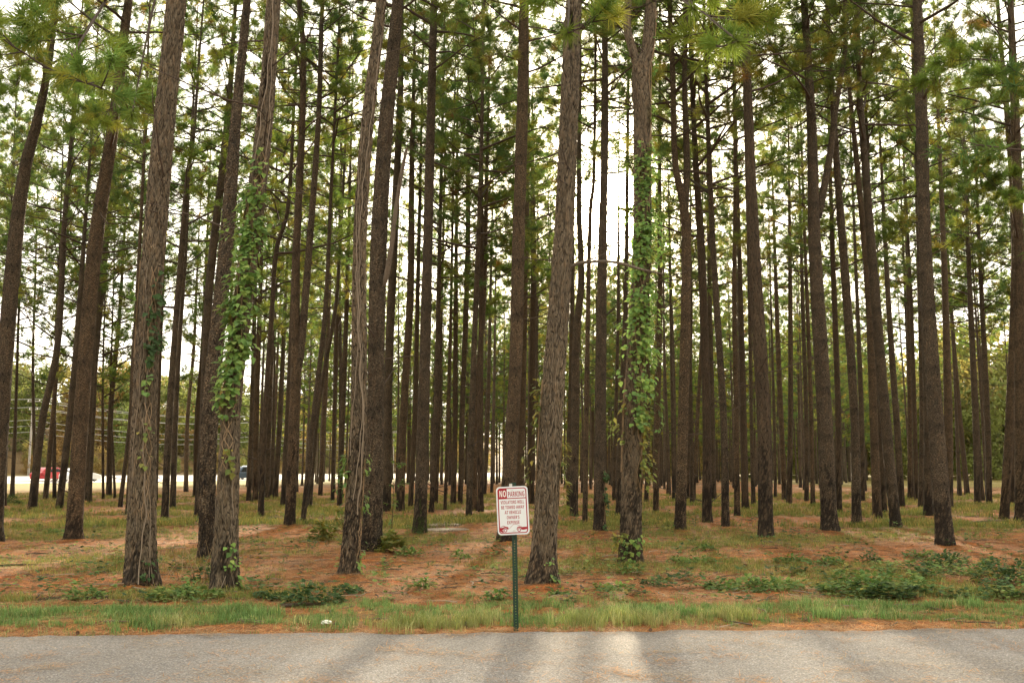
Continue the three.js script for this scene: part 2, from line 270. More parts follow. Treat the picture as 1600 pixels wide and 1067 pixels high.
const BUSHES = [[4.4,-12.3,1.4,0.32],[6.35,-13.09,0.78,0.36],[2.9,-16.45,0.77,0.14],[3.51,-18.45,0.48,0.16],[-0.18,-11.66,0.27,0.24],[-2.2,-11.33,0.68,0.25],[-2.72,-11.71,0.46,0.21],[-4.92,-11.71,0.46,0.15],[-3.74,-11.71,0.85,0.18],[-4.15,-13.83,0.38,0.38],[-1.95,-12.18,0.33,0.22],[1.72,-14.75,0.38,0.27],[3.06,-12.81,1.25,0.17],[-2.23,-17.9,0.65,0.37],[5.78,-16.45,0.38,0.23],[5.04,-16.01,0.42,0.19],[6.51,-15.21,0.59,0.3],[6.36,-13.83,0.45,0.25],[-21.12,-42.56,0.94,0.44],[0.55,-12.18,0.25,0.16],[-3.85,-20.65,0.46,0.51],[7.01,-17.39,0.52,0.2],[-1.75,-17.39,0.45,0.2],[-1.11,-12.62,0.29,0.15],[1.27,-12.62,0.46,0.13],[4.56,-16.45,0.53,0.15],[-0.86,-17.02,0.33,0.18],[-7.44,-19.8,0.31,0.13],[-10.51,-23.01,0.36,0.18],[1.84,-13.3,0.31,0.16]];

// ---------------------------------------------------------------- ground, road
const edgeZ = (x) => -(9.6 + 0.0465 * x) + 0.07 * n2(x * 0.6, 3.3) + 0.06 * n2(x * 2.3, 8.1) + 0.035 * n2(x * 8, 1.4);   // the road's ragged far edge
const HW = { x: -53, z: -103, dx: 0.42, dz: -0.9075, nx: -0.9075, nz: -0.42 };           // near edge of the highway
const hwy = (x, z) => (x - HW.x) * HW.nx + (z - HW.z) * HW.nz;                            // metres beyond it
function gh(x, z) {
  const d = edgeZ(x) - z;                               // metres into the wood from the road edge
  if (d < 0) return z > 5 ? 0 : -0.05;
  const h = hwy(x, z), f = sstep(d, 0, 0.5), wood = sstep(d, 1.5, 4);
  let y = lerp(-0.03, 0.02, f) + 0.02 * n2(x * 0.9, z * 0.9) * f + 0.05 * n2(x * 0.16 + 5, z * 0.16) * wood + 0.02 * n2(x * 2.5, z * 2.5) * wood;
  if (d < 26) for (const t of PINES) if (t[0]) { const q = (t[2][0][0] - x) ** 2 + (t[1] - z) ** 2; if (q < 2) y += 0.07 * Math.exp(-q / 0.16); }   // needles heaped round the trunks
  if (h > -6) y = lerp(y, 0.02 + 0.03 * Math.max(0, h), sstep(h, -6, -1));
  if (h > 26) y += 0.13 * Math.min(110, h - 26);                                            // the wooded slope behind it
  return y;
}
const greenAt = (x, z) => {                             // how grassy the floor is, 0..1
  const d = edgeZ(x) - z;
  let g = 0.47 + 0.5 * n2(x * 0.13 + 9, z * 0.2) + 0.3 * n2b(x * 0.55, z * 0.55) + 0.15 * n2(x * 1.7, z * 1.7);
  g += d > 9 ? 0.12 : -0.12;
  if (d < 2.3) g = lerp(0.95, g, sstep(d + 0.6 * n2b(x * 1.3, z * 1.3), 1.0, 2.2)) - (d < 0.35 ? 0.9 : 0);
  if (hwy(x, z) > -42) g = lerp(g, 1.2, sstep(hwy(x, z), -42, -28));
  if (x > 30 && z < -70) g = lerp(g, 1.1, sstep(-z, 70, 95));
  return clamp(g, 0, 1);
};
{
  const grow = (from, to, s0, k) => { const a = [from]; let s = s0; while (a[a.length - 1] < to) { a.push(a[a.length - 1] + s); s *= k; } return a; };
  const half = [...grow(0, 13, 0.14, 1), ...grow(13.3, 420, 0.3, 1.12)], xs = [...half.slice(1).map((v) => -v).reverse(), ...half];
  const zs = [40, 20, 6, -3, ...[...grow(8.9, 27, 0.12, 1), ...grow(27.2, 700, 0.25, 1.055)].map((v) => -v)];
  const b = new MB(), W = xs.length;
  const straw = [1.05, 0.67, 0.29], green = [0.5, 0.68, 0.22], bare = [1.02, 0.88, 0.72], field = [0.62, 0.98, 0.32], slope = [0.42, 0.5, 0.26];
  for (const z of zs) for (const x of xs) {
    const g = greenAt(x, z), d = edgeZ(x) - z, t = 0.84 + 0.17 * n2b(x * 0.35, z * 0.35) + 0.12 * n2(x * 2, z * 2) + 0.1 * n2b(x * 6, z * 6), by = sstep(n2(x * 0.5 + 40, z * 0.6), 0.55, 0.8) * 0.7;
    const far = sstep(hwy(x, z), -36, -24) || (x > 30 ? sstep(-z, 75, 95) : 0), c = [0, 1, 2].map((k) => lerp(lerp(lerp(straw[k], green[k], g * 0.75), bare[k], d < 0.4 && d > 0 ? 0.6 : by * (1 - g)), hwy(x, z) > 22 ? slope[k] : field[k], far) * t);
    b.v(x, gh(x, z), z, 0, 1, 0, x / 3.6, z / 3.6, c);
  }
  for (let j = 0; j < zs.length - 1; j++) for (let i = 0; i < W - 1; i++) { const a = j * W + i; b.f(a, a + 1, a + W); b.f(a + W, a + 1, a + W + 1); }
  const g = b.geo(); g.computeVertexNormals(); structure('ground', g, M.ground);
  // the road sheet, 35 mm of chip seal with a broken edge
  const rb = new MB(), n = 700;
  for (let i = 0; i <= n; i++) {
    const x = lerp(-45, 45, i / n), e = edgeZ(x);
    const put = (z, y) => { const t = 0.76 + 0.08 * n2(x * 0.3 + 3, z * 0.5) + 0.05 * n2b(x * 1.4, z * 1.4), w = 0.5 + 0.5 * n2(x * 0.45 + 70, z * 0.8); rb.v(x, y, z, 0, 1, 0, x / 2.5, z / 2.5, [t * lerp(1, 1.04, w), t, t * lerp(1.02, 0.96, w)]); };
    for (let j = 0; j <= 22; j++) { const z = lerp(4.5, e + 0.05, j / 22); put(z, 0.012 * Math.min(1, (z - e) * 1.2) + 0.003 * n2(x * 2, z * 2)); }
    put(e, -0.012); put(e - 0.02, -0.06);
  }
  for (let i = 0; i < n; i++) for (let j = 0; j < 24; j++) { const a = i * 25 + j; rb.f(a, a + 25, a + 1); rb.f(a + 1, a + 25, a + 26); }
  const rg = rb.geo(); rg.computeVertexNormals(); structure('road', rg, M.road);
  // the highway far off to the left, banked up towards its far side
  const hb = new MB(), A = (s, w, y) => [HW.x + HW.dx * s + HW.nx * w, y, HW.z + HW.dz * s + HW.nz * w];
  for (let i = 0; i <= 40; i++) for (let j = 0; j <= 4; j++) { const s = lerp(-160, 200, i / 40), w = j / 4 * 22, p = A(s, w, 0.06 + 0.03 * w); hb.v(...p, 0, 1, 0, s / 3, w / 3, [1.25, 1.25, 1.25]); }
  for (let i = 0; i < 40; i++) for (let j = 0; j < 4; j++) { const a = i * 5 + j; hb.f(a, a + 5, a + 1); hb.f(a + 5, a + 6, a + 1); }
  structure('highway', hb.geo(), std({ color: new THREE.Color().setRGB(0.3, 0.285, 0.265), vertexColors: true, roughness: 0.95 }));
}

// ---------------------------------------------------------------- building the pines
function hermite(path, k, y) {
  let i = 0; while (i < path.length - 2 && y > path[i + 1][1]) i++;
  const a = path[i], b = path[i + 1], h = b[1] - a[1], t = clamp((y - a[1]) / h, 0, 1);
  const m = (j) => { const p = path[Math.max(0, j - 1)], q = path[Math.min(path.length - 1, j + 1)]; return (q[k] - p[k]) / Math.max(0.01, q[1] - p[1]) * h; };
  const t2 = t * t, t3 = t2 * t;
  return (2 * t3 - 3 * t2 + 1) * a[k] + (t3 - 2 * t2 + t) * m(i) + (-2 * t3 + 3 * t2) * b[k] + (t3 - t2) * m(i + 1);
}
function extend(path, full) {                           // carry a measured trunk on to its tip
  const p = path.map((q) => [...q]), l = p[p.length - 1], f = p[Math.max(0, p.length - 3)], s = clamp((l[0] - f[0]) / Math.max(0.5, l[1] - f[1]), -0.06, 0.06) * 0.5;
  const yT = Math.max(full, l[1] + 2.5), d0 = l[2];
  for (const t of [0.33, 0.66, 1]) p.push([l[0] + s * (yT - l[1]) * t, lerp(l[1], yT, t), lerp(d0, 0.03, t)]);
  return p;
}
function trunkGeo(path, o) {                            // local to the tree's base: x = 0 at the ground
  const r = mulberry(o.seed), b = new MB(), x0 = path[0][0], top = path[path.length - 1][1], ph = r() * 9, sides = o.sides;
  const ys = []; let y = o.from ?? -0.15; while (y < top) { ys.push(y); y += y < o.fine ? o.step : Math.max(o.step, 0.5); } ys.push(top);
  const circ = Math.PI * path[0][2], rep = Math.max(1, Math.round(circ / 0.55)), off = r() * 5, wob = o.wob ?? 0;
  for (const yy of ys) {
    const q = Math.max(yy, path[0][1]), cx = hermite(path, 0, q) - x0, cz = wob * Math.sin(q * 0.35 + ph), rad = Math.max(0.012, hermite(path, 2, q) / 2);
    for (let s = 0; s <= sides; s++) {
      const a = s / sides * 2 * Math.PI, ca = Math.cos(a), sa = Math.sin(a), px = ca * rad, pz = sa * rad;
      let rr = rad, col = 0.9 + 0.16 * n3(px * 3 + ph, yy * 0.7, pz * 3) + 0.08 * n3(px * 9, yy * 4, pz * 9 + ph), tint = [1, 1, 1];
      if (o.from === undefined) rr += rad * 0.22 * Math.exp(-Math.max(0, yy) / 0.16) * (1 + 0.5 * Math.sin(a * 3 + ph) + 0.3 * Math.sin(a * 5 + ph * 2));
      if (o.relief) {
        const k = Math.min(1, rad / 0.08), f = Math.abs(n3(ca * rad * 13 + ph, yy * 3.2, sa * rad * 13)), g = n3(ca * rad * 28, yy * 7 + ph, sa * rad * 28);
        rr += k * o.relief * ((sstep(f, 0, 0.3) - 0.7) + 0.3 * g) + rad * 0.03 * n3(ph, yy * 0.5, s * 0.0);
      } else rr += rad * 0.06 * n3(ca + ph, yy * 1.2, sa);
      if (o.char) {
        const c = n3(px * 5 + ph, yy * 1.6, pz * 5) * 0.8 + n3(px * 22, yy * 7, pz * 22 + ph) * 0.55;
        const fl = n3(px * 38, yy * 13, pz * 38 + ph) + 0.5 * n3(px * 70, yy * 30, pz * 70), e = sstep(1.0 - yy / o.char * 1.4 + c, -0.05, 0.12), dk = fl > 0.42 ? 1.15 : 0.3; tint = [lerp(1, dk, e), lerp(1, dk * 0.96, e), lerp(1, dk * 0.94, e)];
      }
      if (o.moss && sa > 0.1) { const c = 0.9 - yy / o.moss * 1.6 + n3(px * 14, yy * 5, pz * 14) * 0.9 - Math.abs(ca) * 0.8; const e = sstep(c, 0, 0.15); tint = [lerp(tint[0], 0.42, e), lerp(tint[1], 0.75, e), lerp(tint[2], 0.2, e)]; }
      for (const gr of o.grooves ?? []) {
        const t = (yy - gr.y0) / (gr.y1 - gr.y0); if (t < 0 || t > 1) continue;
        const da = Math.abs(a - lerp(gr.a0, gr.a1, t) - 0.12 * Math.sin(t * 9)) * rad / gr.w, e = sstep(1 - da, 0, 0.55) * Math.min(1, t * 8, (1 - t) * 8);
        rr -= e * gr.d; if (e > 0.5) tint = [0.2, 0.16, 0.14]; else if (da < 2 && e <= 0.5) rr += 0.008 * (1 - da / 2);
      }
      b.v(cx + ca * rr, yy, cz + sa * rr, ca, 0, sa, s / sides * rep + off, yy / 1.15 + off, tint.map((v) => v * col));
    }
  }
  const W = sides + 1;
  for (let j = 0; j < ys.length - 1; j++) for (let s = 0; s < sides; s++) { const a = j * W + s; b.f(a, a + W, a + 1); b.f(a + W, a + W + 1, a + 1); }
  const g = b.geo(); g.computeVertexNormals();
  const nn = g.attributes.normal; for (let j = 0; j < ys.length; j++) { const a = j * W, c = a + sides, v = V().fromBufferAttribute(nn, a).add(V().fromBufferAttribute(nn, c)).normalize(); nn.setXYZ(a, v.x, v.y, v.z); nn.setXYZ(c, v.x, v.y, v.z); }
  return g;
}
// one shoot: a brush of long needles round the end of a twig
const GREENS = [[0.18, 0.255, 0.055], [0.145, 0.225, 0.055], [0.235, 0.285, 0.057], [0.125, 0.2, 0.055], [0.32, 0.31, 0.065]];
let browning = 0.03;
function shootColor(r) { if (r() < browning) { const m = R(r, 0.7, 1.2); return [0.3 * m, 0.18 * m, 0.05 * m]; } const g = GREENS[Math.floor(r() * GREENS.length)], m = R(r, 0.75, 1.3); return g.map((v) => v * m); }
const _a = V(), _b = V(), _c = V(), _d = V(), _s = V(), _e = V();
function tuft(b, r, p, dir, n, len, w, col) {
  _s.set(dir.y + 0.31, -dir.z + 0.17, dir.x).cross(dir).normalize(); _e.crossVectors(dir, _s);
  for (let k = 0; k < n; k++) {
    const a = r() * 6.283, o = R(r, 0.35, 1.45), so = Math.sin(o), ca = Math.cos(a) * so, sa = Math.sin(a) * so, co = Math.cos(o), L = len * R(r, 0.75, 1.15), back = r() * 0.6 * len;
    _d.set(dir.x * co + _s.x * ca + _e.x * sa, dir.y * co + _s.y * ca + _e.y * sa - 0.12, dir.z * co + _s.z * ca + _e.z * sa).normalize();
    _a.copy(p).addScaledVector(dir, -back); _c.copy(_a).addScaledVector(_d, L);
    _b.set(r() - 0.5, r() - 0.5, r() - 0.5).cross(_d).normalize().multiplyScalar(w / 2);
    b.tri(_a.clone().addScaledVector(_d, 0.01).add(_b), _a.clone().addScaledVector(_d, 0.01).sub(_b), _c, col);
  }
}
function bough(tw, nd, r, start, dir0, L, r0, o) {      // one limb with its side twigs and shoots
  const n = 6, pts = [], dir = dir0.clone(), p = start.clone(), bend = V(R(r, -0.3, 0.3), o.lift ?? R(r, 0.02, 0.34), R(r, -0.3, 0.3));
  for (let k = 0; k <= n; k++) { pts.push(p.clone()); dir.addScaledVector(bend, 1 / n).add(V(R(r, -0.12, 0.12), R(r, -0.12, 0.12), R(r, -0.12, 0.12))).normalize(); p.addScaledVector(dir, L / n); }
  const c = [1, 1, 1].map(() => R(r, 0.8, 1.2)), tone = [c[0], c[0] * 0.97, c[0] * 0.94];
  tw.tube(pts, pts.map((_, k) => lerp(r0, 0.005, Math.pow(k / n, 0.8))), o.sides ?? 5, tone);
  if (o.bare && r() < o.bare) {                          // a dead limb keeps a few bare twigs
    for (let k = 0; k < 3; k++) { const t = R(r, 0.4, 0.95) * n, i = Math.floor(t), q = pts[i].clone().lerp(pts[i + 1], t - i), e = q.clone().add(V(R(r, -1, 1), R(r, -0.3, 0.5), R(r, -1, 1)).multiplyScalar(0.25 * L * 0.6)); tw.tube([q, e], [0.007, 0.003], 3, tone); }
    return pts;
  }
  const m = Math.round((2.5 + L * o.twigs) * R(r, 0.8, 1.2));
  for (let k = 0; k < m; k++) {
    const t = Math.min(n - 0.01, lerp(0.3, 1, Math.sqrt((k + r()) / m)) * n), i = Math.floor(t), q = pts[i].clone().lerp(pts[i + 1], t - i), td = pts[i + 1].clone().sub(pts[i]).normalize();
    const d = td.clone().multiplyScalar(0.65).add(V(R(r, -1, 1), R(r, -0.45, 0.75), R(r, -1, 1)).normalize().multiplyScalar(0.85)).normalize(), l = R(r, 0.22, 0.75) * (0.5 + 0.25 * L) * (1.25 - 0.5 * t / n);
    const mid = q.clone().addScaledVector(d, l * 0.5); d.y += R(r, 0, 0.5); d.normalize(); const end = mid.clone().addScaledVector(d, l * 0.5);
    tw.tube([q, mid, end], [0.008, 0.006, 0.004], 3, tone);
    const sh = o.shoots + Math.floor(r() * 2), col = shootColor(r);
    for (let s = 0; s < sh; s++) {
      const u = s === 0 ? 1 : R(r, 0.35, 1), at = u > 0.5 ? mid.clone().lerp(end, (u - 0.5) * 2) : q.clone().lerp(mid, u * 2);
      const sd = s === 0 ? d.clone() : d.clone().add(V(R(r, -1, 1), R(r, -0.3, 1), R(r, -1, 1))).normalize();
      if (s) at.addScaledVector(sd, R(r, 0.05, 0.16));
      const mm = R(r, 0.85, 1.15); tuft(nd, r, at, sd, o.needles, o.len * R(r, 0.85, 1.1), o.width, r() < 0.03 ? shootColor(r) : col.map((v) => v * mm));
    }
  }
  const tip = pts[n]; tuft(nd, r, tip, dir, o.needles, o.len, o.width, shootColor(r));
  return pts;
}
const CROWN_H = 11;
function crown(seed, o) {
  const r = mulberry(seed), tw = new MB(), nd = new MB(true), nb = o.boughs, spread = R(r, 2.5, 3.3);
  for (let k = 0; k < nb; k++) {
    const t = Math.pow((k + r() * 0.9) / nb, 0.9), y = t * CROWN_H * 0.985, a = k * 2.4 + R(r, -0.5, 0.5), el = lerp(R(r, -0.1, 0.5), R(r, 0.6, 1.1), t * t);
    const L = (0.35 + spread * Math.pow(1 - t, 0.75) * (t < 0.12 ? R(r, 0.5, 1) : 1)) * R(r, 0.55, 1.15);
    bough(tw, nd, r, V(0, y, 0), V(Math.cos(a) * Math.cos(el), Math.sin(el), Math.sin(a) * Math.cos(el)), L, 0.008 + 0.0105 * L, { ...o, bare: t < 0.3 ? 0.3 : 0.05 });
  }
  for (let k = 0; k < o.dead; k++) {                     // dead lower limbs, needles long gone
    const y = -R(r, 0.1, 6), a = r() * 6.283, el = R(r, -0.25, 0.55), L = R(r, 0.12, 1) * R(r, 0.4, 1.9);
    bough(tw, nd, r, V(0, y, 0), V(Math.cos(a) * Math.cos(el), Math.sin(el), Math.sin(a) * Math.cos(el)), L, 0.006 + 0.007 * L, { ...o, bare: 1 });
  }
  return { twigs: tw.geo(), needles: nd.geo() };
}
const HI = { boughs: 58, twigs: 3.5, shoots: 4, needles: 29, len: 0.2, width: 0.0085, sides: 5, dead: 18 };
const MID = { boughs: 54, twigs: 3.4, shoots: 4, needles: 14, len: 0.215, width: 0.0165, sides: 4, dead: 16 };
const LOW = { boughs: 42, twigs: 2.7, shoots: 3, needles: 9, len: 0.23, width: 0.027, sides: 3, dead: 9 };
const crownsHi = [1, 2, 3, 4, 5].map((s) => crown(100 + s, HI)), crownsMid = [1, 2, 3, 4, 5, 6].map((s) => crown(200 + s, MID)), crownsLow = [1, 2, 3, 4, 5].map((s) => crown(300 + s, LOW));
console.log('crown triangles', crownsHi.concat(crownsMid, crownsLow).map((c) => c.needles.index.count / 3 + c.twigs.index.count / 3).join(' '));
function addCrown(tree, set, k, from, to, tint, turn) {
  const g = new THREE.Group(); g.name = 'crown'; g.userData.kind = 'stuff'; const d = to.clone().sub(from), s = d.length() / CROWN_H;
  g.position.copy(from); g.scale.set(s, s, s); g.quaternion.setFromUnitVectors(V(0, 1, 0), d.normalize()).multiply(new THREE.Quaternion().setFromAxisAngle(V(0, 1, 0), turn)); tree.add(g);
  part('branches', set[k].twigs, M.twig, g, 'stuff'); part('needles', set[k].needles, M.needles[tint], g, 'stuff');
}
const NAMED = {   // label, and how neighbours refer to it
  left_edge: ['dark pine cut off by the left picture edge, leaning right', 'the pine at the left picture edge'],
  left_mottled: ['straight dark scaly pine standing in front of the white car', 'the scaly pine before the white car'],
  vine_root: ['thick grey-brown pine with a pale vine root running up its front', 'the thick pine with a pale vine root'],
  mottled_pair: ['narrow black-footed pine close behind the creeper-wrapped pine', 'the black-footed pine'],
  creeper: ['grey pine wrapped in bright green creeper, with a long dark split high up', 'the pine wrapped in bright creeper'],
  fork_far: ['pine that forks low into two slender stems, left of the rope-vine pine', 'the low-forked pine'],
  rope_vine: ['grey pine hung with pale ropy vines, standing just left of a thicker pine', 'the pine hung with ropy vines'],
  dead_limb: ['stout dark pine with a grey dead limb rising from its right side', 'the pine with a grey dead limb'],
  straight: ['straight pine with a mossy green foot beside the flat pale stones', 'the mossy-footed pine'],
  behind_sign: ['tall straight pine standing directly behind the no parking sign', 'the pine behind the sign'],
  sign_big: ['big rough grey pine leaning right, just right of the no parking sign', 'the big leaning pine by the sign'],
  sun: ['slim pine with the low sun at its shoulder and dark ivy at its foot', 'the slim pine in front of the sun'],
  vine_fork: ['vine-draped pine that forks into a Y near the top', 'the vine-draped forked pine'],
  twin_top: ['bare slim pine splitting into twin stems, right of the vine-draped pine', 'the twin-stemmed slim pine'],
  bright_tuft: ['clean straight pine with a pale fallen stick at its foot', 'the pine with a stick at its foot'],
  right_fork: ['stout pine with a thin second stem branching off to the right', 'the stout pine with a second stem'],
  scaly_big: ['large dark pine with coarse white-flecked scales, nearest on the right', 'the large white-flecked pine'],
  right_edge: ['pine trunk cut off by the right picture edge', 'the pine at the right picture edge'],
};
// gaps in the crowns through which the low sun reaches the floor and the road
const sunLane = (x, d) => { const o = x - d * 0.0975; return Math.abs(o) < 2.1 || Math.abs(o + 8.7) < 1.6 || Math.abs(o + 15) < 0.9 || Math.abs(o - 6.2) < 0.9 || Math.abs(o - 12.5) < 0.8; };
const ORD = ['first', 'second', 'third', 'fourth', 'fifth', 'sixth', 'seventh', 'eighth', 'ninth', 'tenth', 'eleventh', 'twelfth', 'thirteenth', 'fourteenth', 'fifteenth'];
const trees = {};
{
  const order = PINES.map((t, i) => ({ t, i, s: t[2][0][0] / -t[1] })).sort((a, b) => a.s - b.s);
  let ref = null, n = 0; const label = [];
  for (const { t, i } of order) { if (t[0]) { ref = NAMED[t[0]][1]; n = 0; label[i] = NAMED[t[0]][0]; } else { label[i] = ref ? `${ORD[n]} slender background pine to the right of ${ref}` : 'slender background pine left of every other trunk'; n++; } }
  PINES.forEach(([key, z, raw], i) => {
    const r = mulberry(500 + i), d = -z, near = !!key, full = R(r, 19.5, 23), x = raw[0][0], path = extend(raw, full), y0 = gh(x, z);
    const tree = thing('pine_tree', label[i], 'tree', near ? 'pines along the front of the stand' : 'slender pines in the middle of the stand', [x, y0, z]);
    const o = { seed: 900 + i, sides: d < 19 ? 60 : near ? 36 : d < 37 ? 24 : 14, step: d < 19 ? 0.035 : near ? 0.06 : d < 37 ? 0.12 : 0.3, fine: d < 19 ? 8.6 : 12.5, relief: d < 19 ? 0.024 : near ? 0.018 : d < 37 ? 0.014 : 0, wob: near ? 0.01 : 0.04, char: R(r, 0.7, 2.2) };
    if (key === 'straight') o.moss = 0.9;
    if (key === 'vine_root' || key === 'sign_big') o.char = 0.5;
    if (key === 'creeper') { o.char = 0.5; o.grooves = [{ y0: 5.65, y1: 6.75, a0: 2.05, a1: 1.75, w: 0.028, d: 0.06 }]; }
    if (key === 'sign_big') o.grooves = [{ y0: 7.1, y1: 7.75, a0: 1.75, a1: 1.8, w: 0.05, d: 0.05 }];
    const grey = ['vine_root', 'creeper', 'rope_vine', 'sign_big', 'vine_fork'].includes(key);
    part('trunk', trunkGeo(path, o), grey ? M.barkA : [M.barkB, M.barkC, M.barkD, M.barkB][i % 4], tree);
    const set = d < 30 ? crownsHi : d < 48 ? crownsMid : crownsLow, top = path[path.length - 1];
    const ray = 1.5 + d * 0.2595, inSun = !key && sunLane(x, d) && d > 25, hc = Math.min(inSun ? Math.max(10, ray + 1.5) : key ? R(r, 9.2, 11.2) : d > 44 && x < -0.25 * d ? R(r, 4.2, 7.2) : d < 36 ? R(r, 8, 10.6) : R(r, 7, 10.5), top[1] - (inSun ? 2.5 : 5)), from = V(hermite(path, 0, hc) - x, hc, 0), to = V(top[0] - x, top[1], 0);
    addCrown(tree, set, i % set.length, from, to, Math.floor(r() * 4), r() * 6.28);
    trees[key || 'm' + i] = { tree, path, x, z, y0 };
  });
}
const axisAt = (key, y) => { const t = trees[key]; return V(hermite(t.path, 0, y), y + t.y0, t.z); }, radAt = (key, y) => hermite(trees[key].path, 2, y) / 2;
for (const key of ['fork_far', 'twin_top', 'vine_fork', 'right_fork']) {      // second stems of the forked pines
  const t = trees[key], raw = STEMS[key].map(([x, y, d]) => [x - t.x, y, d]), path = extend(raw, 19), g = trunkGeo(path, { seed: 77, sides: 20, step: 0.12, fine: 12, relief: 0.008, from: path[0][1] });
  g.translate(path[0][0], 0, 0); part('stem', g, key === 'vine_fork' ? M.barkA : M.barkB, t.tree);
  const top = path[path.length - 1]; addCrown(t.tree, crownsHi, 2, V(hermite(path, 0, 11), 11, 0), V(top[0], top[1], 0), 1, 2);
}
function bareLimb(key, pts, name, label, dz, mat, twigs, seed) {
  const t = trees[key], r = mulberry(seed), b = new MB(), q = smooth(pts.map(([x, y], k) => V(x - t.x, y, dz * k / pts.length)), 26), rad = q.map((_, k) => { const u = k / 26 * (pts.length - 1), i = Math.min(pts.length - 2, Math.floor(u)); return lerp(pts[i][2], pts[i + 1][2], u - i) / 2 * (1 + 0.12 * n2(k * 0.7, seed)); });
  b.tube(q, rad, 9, [1, 1, 1], 1.6);
  for (let k = 0; k < twigs; k++) { const i = Math.floor(R(r, 6, 25)), d = V(R(r, -0.6, 0.8), R(r, -0.5, 0.7), R(r, -0.5, 0.8)).normalize(), e = q[i].clone().addScaledVector(d, R(r, 0.12, 0.6)); b.tube([q[i], q[i].clone().lerp(e, 0.5).add(V(0, R(r, -0.04, 0.05), 0)), e], [0.012, 0.008, 0.003], 4, [0.9, 0.9, 0.9]); }
  const m = part(name, b.geo(), mat, t.tree); m.userData.label = label;
}
bareLimb('dead_limb', STEMS.dead_limb, 'dead_limb', 'grey barkless dead limb', 0.5, M.deadwood, 3, 3);
bareLimb('sign_big', STEMS.sign_big, 'dead_limb', 'long pale dead limb arching right', 0.35, M.deadwood, 2, 4);
bareLimb('sign_big', STEMS.sign_top, 'limb', 'crooked limb near the top', 0.3, M.barkB, 14, 5);
browning = 0.004;
M.lowNeedles = leafy([1.1, 1.15, 0.9], 0.4);
// green boughs that hang low over the road side
function lowBough(key, h, target, seed, n, spread) {
  const t = trees[key], r = mulberry(seed), tw = new MB(), nd = new MB(true), a = axisAt(key, h).sub(V(t.x, t.y0, t.z)), b = V(...target).sub(V(t.x, t.y0, t.z));
  const mid = a.clone().lerp(b, 0.5).add(V(0, 0.5, 0)), q = smooth([a, a.clone().lerp(mid, 0.5).add(V(0.1, 0.35, 0)), mid, b], 12); tw.tube(q, q.map((_, k) => lerp(0.04, 0.009, k / 12)), 6, [1, 1, 1]);
  const o = { twigs: 5, shoots: 3, needles: 34, len: 0.21, width: 0.0105, sides: 5 };
  for (let k = 0; k < n; k++) { const i = Math.floor(R(r, 8, 12.99)), d = V(R(r, -1, 1), R(r, -0.55, 0.3), R(r, -0.6, 0.8)).normalize(); bough(tw, nd, r, q[i], d, R(r, 0.3, spread), 0.01, o); }
  tuft(nd, r, b, b.clone().sub(mid).normalize(), 90, 0.22, 0.0105, [0.17, 0.22, 0.045]);
  const g = new THREE.Group(); g.name = 'low_bough'; g.userData.kind = 'stuff'; t.tree.add(g); part('branches', tw.geo(), M.twig, g, 'stuff'); part('needles', nd.geo(), M.lowNeedles, g, 'stuff');
}
lowBough('vine_root', 8.6, [-3.75, 4.75, -7.9], 61, 9, 0.7);
lowBough('vine_root', 9.2, [-5.2, 6.7, -10.6], 62, 6, 0.9);
lowBough('vine_root', 8.9, [-4.45, 5.6, -11.2], 69, 1, 0.3);
lowBough('left_mottled', 8.4, [-7.0, 8.1, -17.2], 63, 10, 1.1);
lowBough('left_edge', 9.4, [-9.4, 9.2, -18.2], 70, 12, 1.3);
lowBough('sign_big', 8.3, [2.05, 5.35, -8.6], 64, 7, 0.5);
lowBough('sign_big', 8.2, [1.72, 5.8, -8.9], 65, 6, 0.42);
lowBough('sign_big', 8.4, [0.55, 5.75, -9.3], 66, 5, 0.4);
lowBough('scaly_big', 9.0, [8.4, 8.1, -15.6], 67, 12, 1.2);
lowBough('right_edge', 8.0, [12.2, 9.6, -25.5], 68, 14, 1.6);

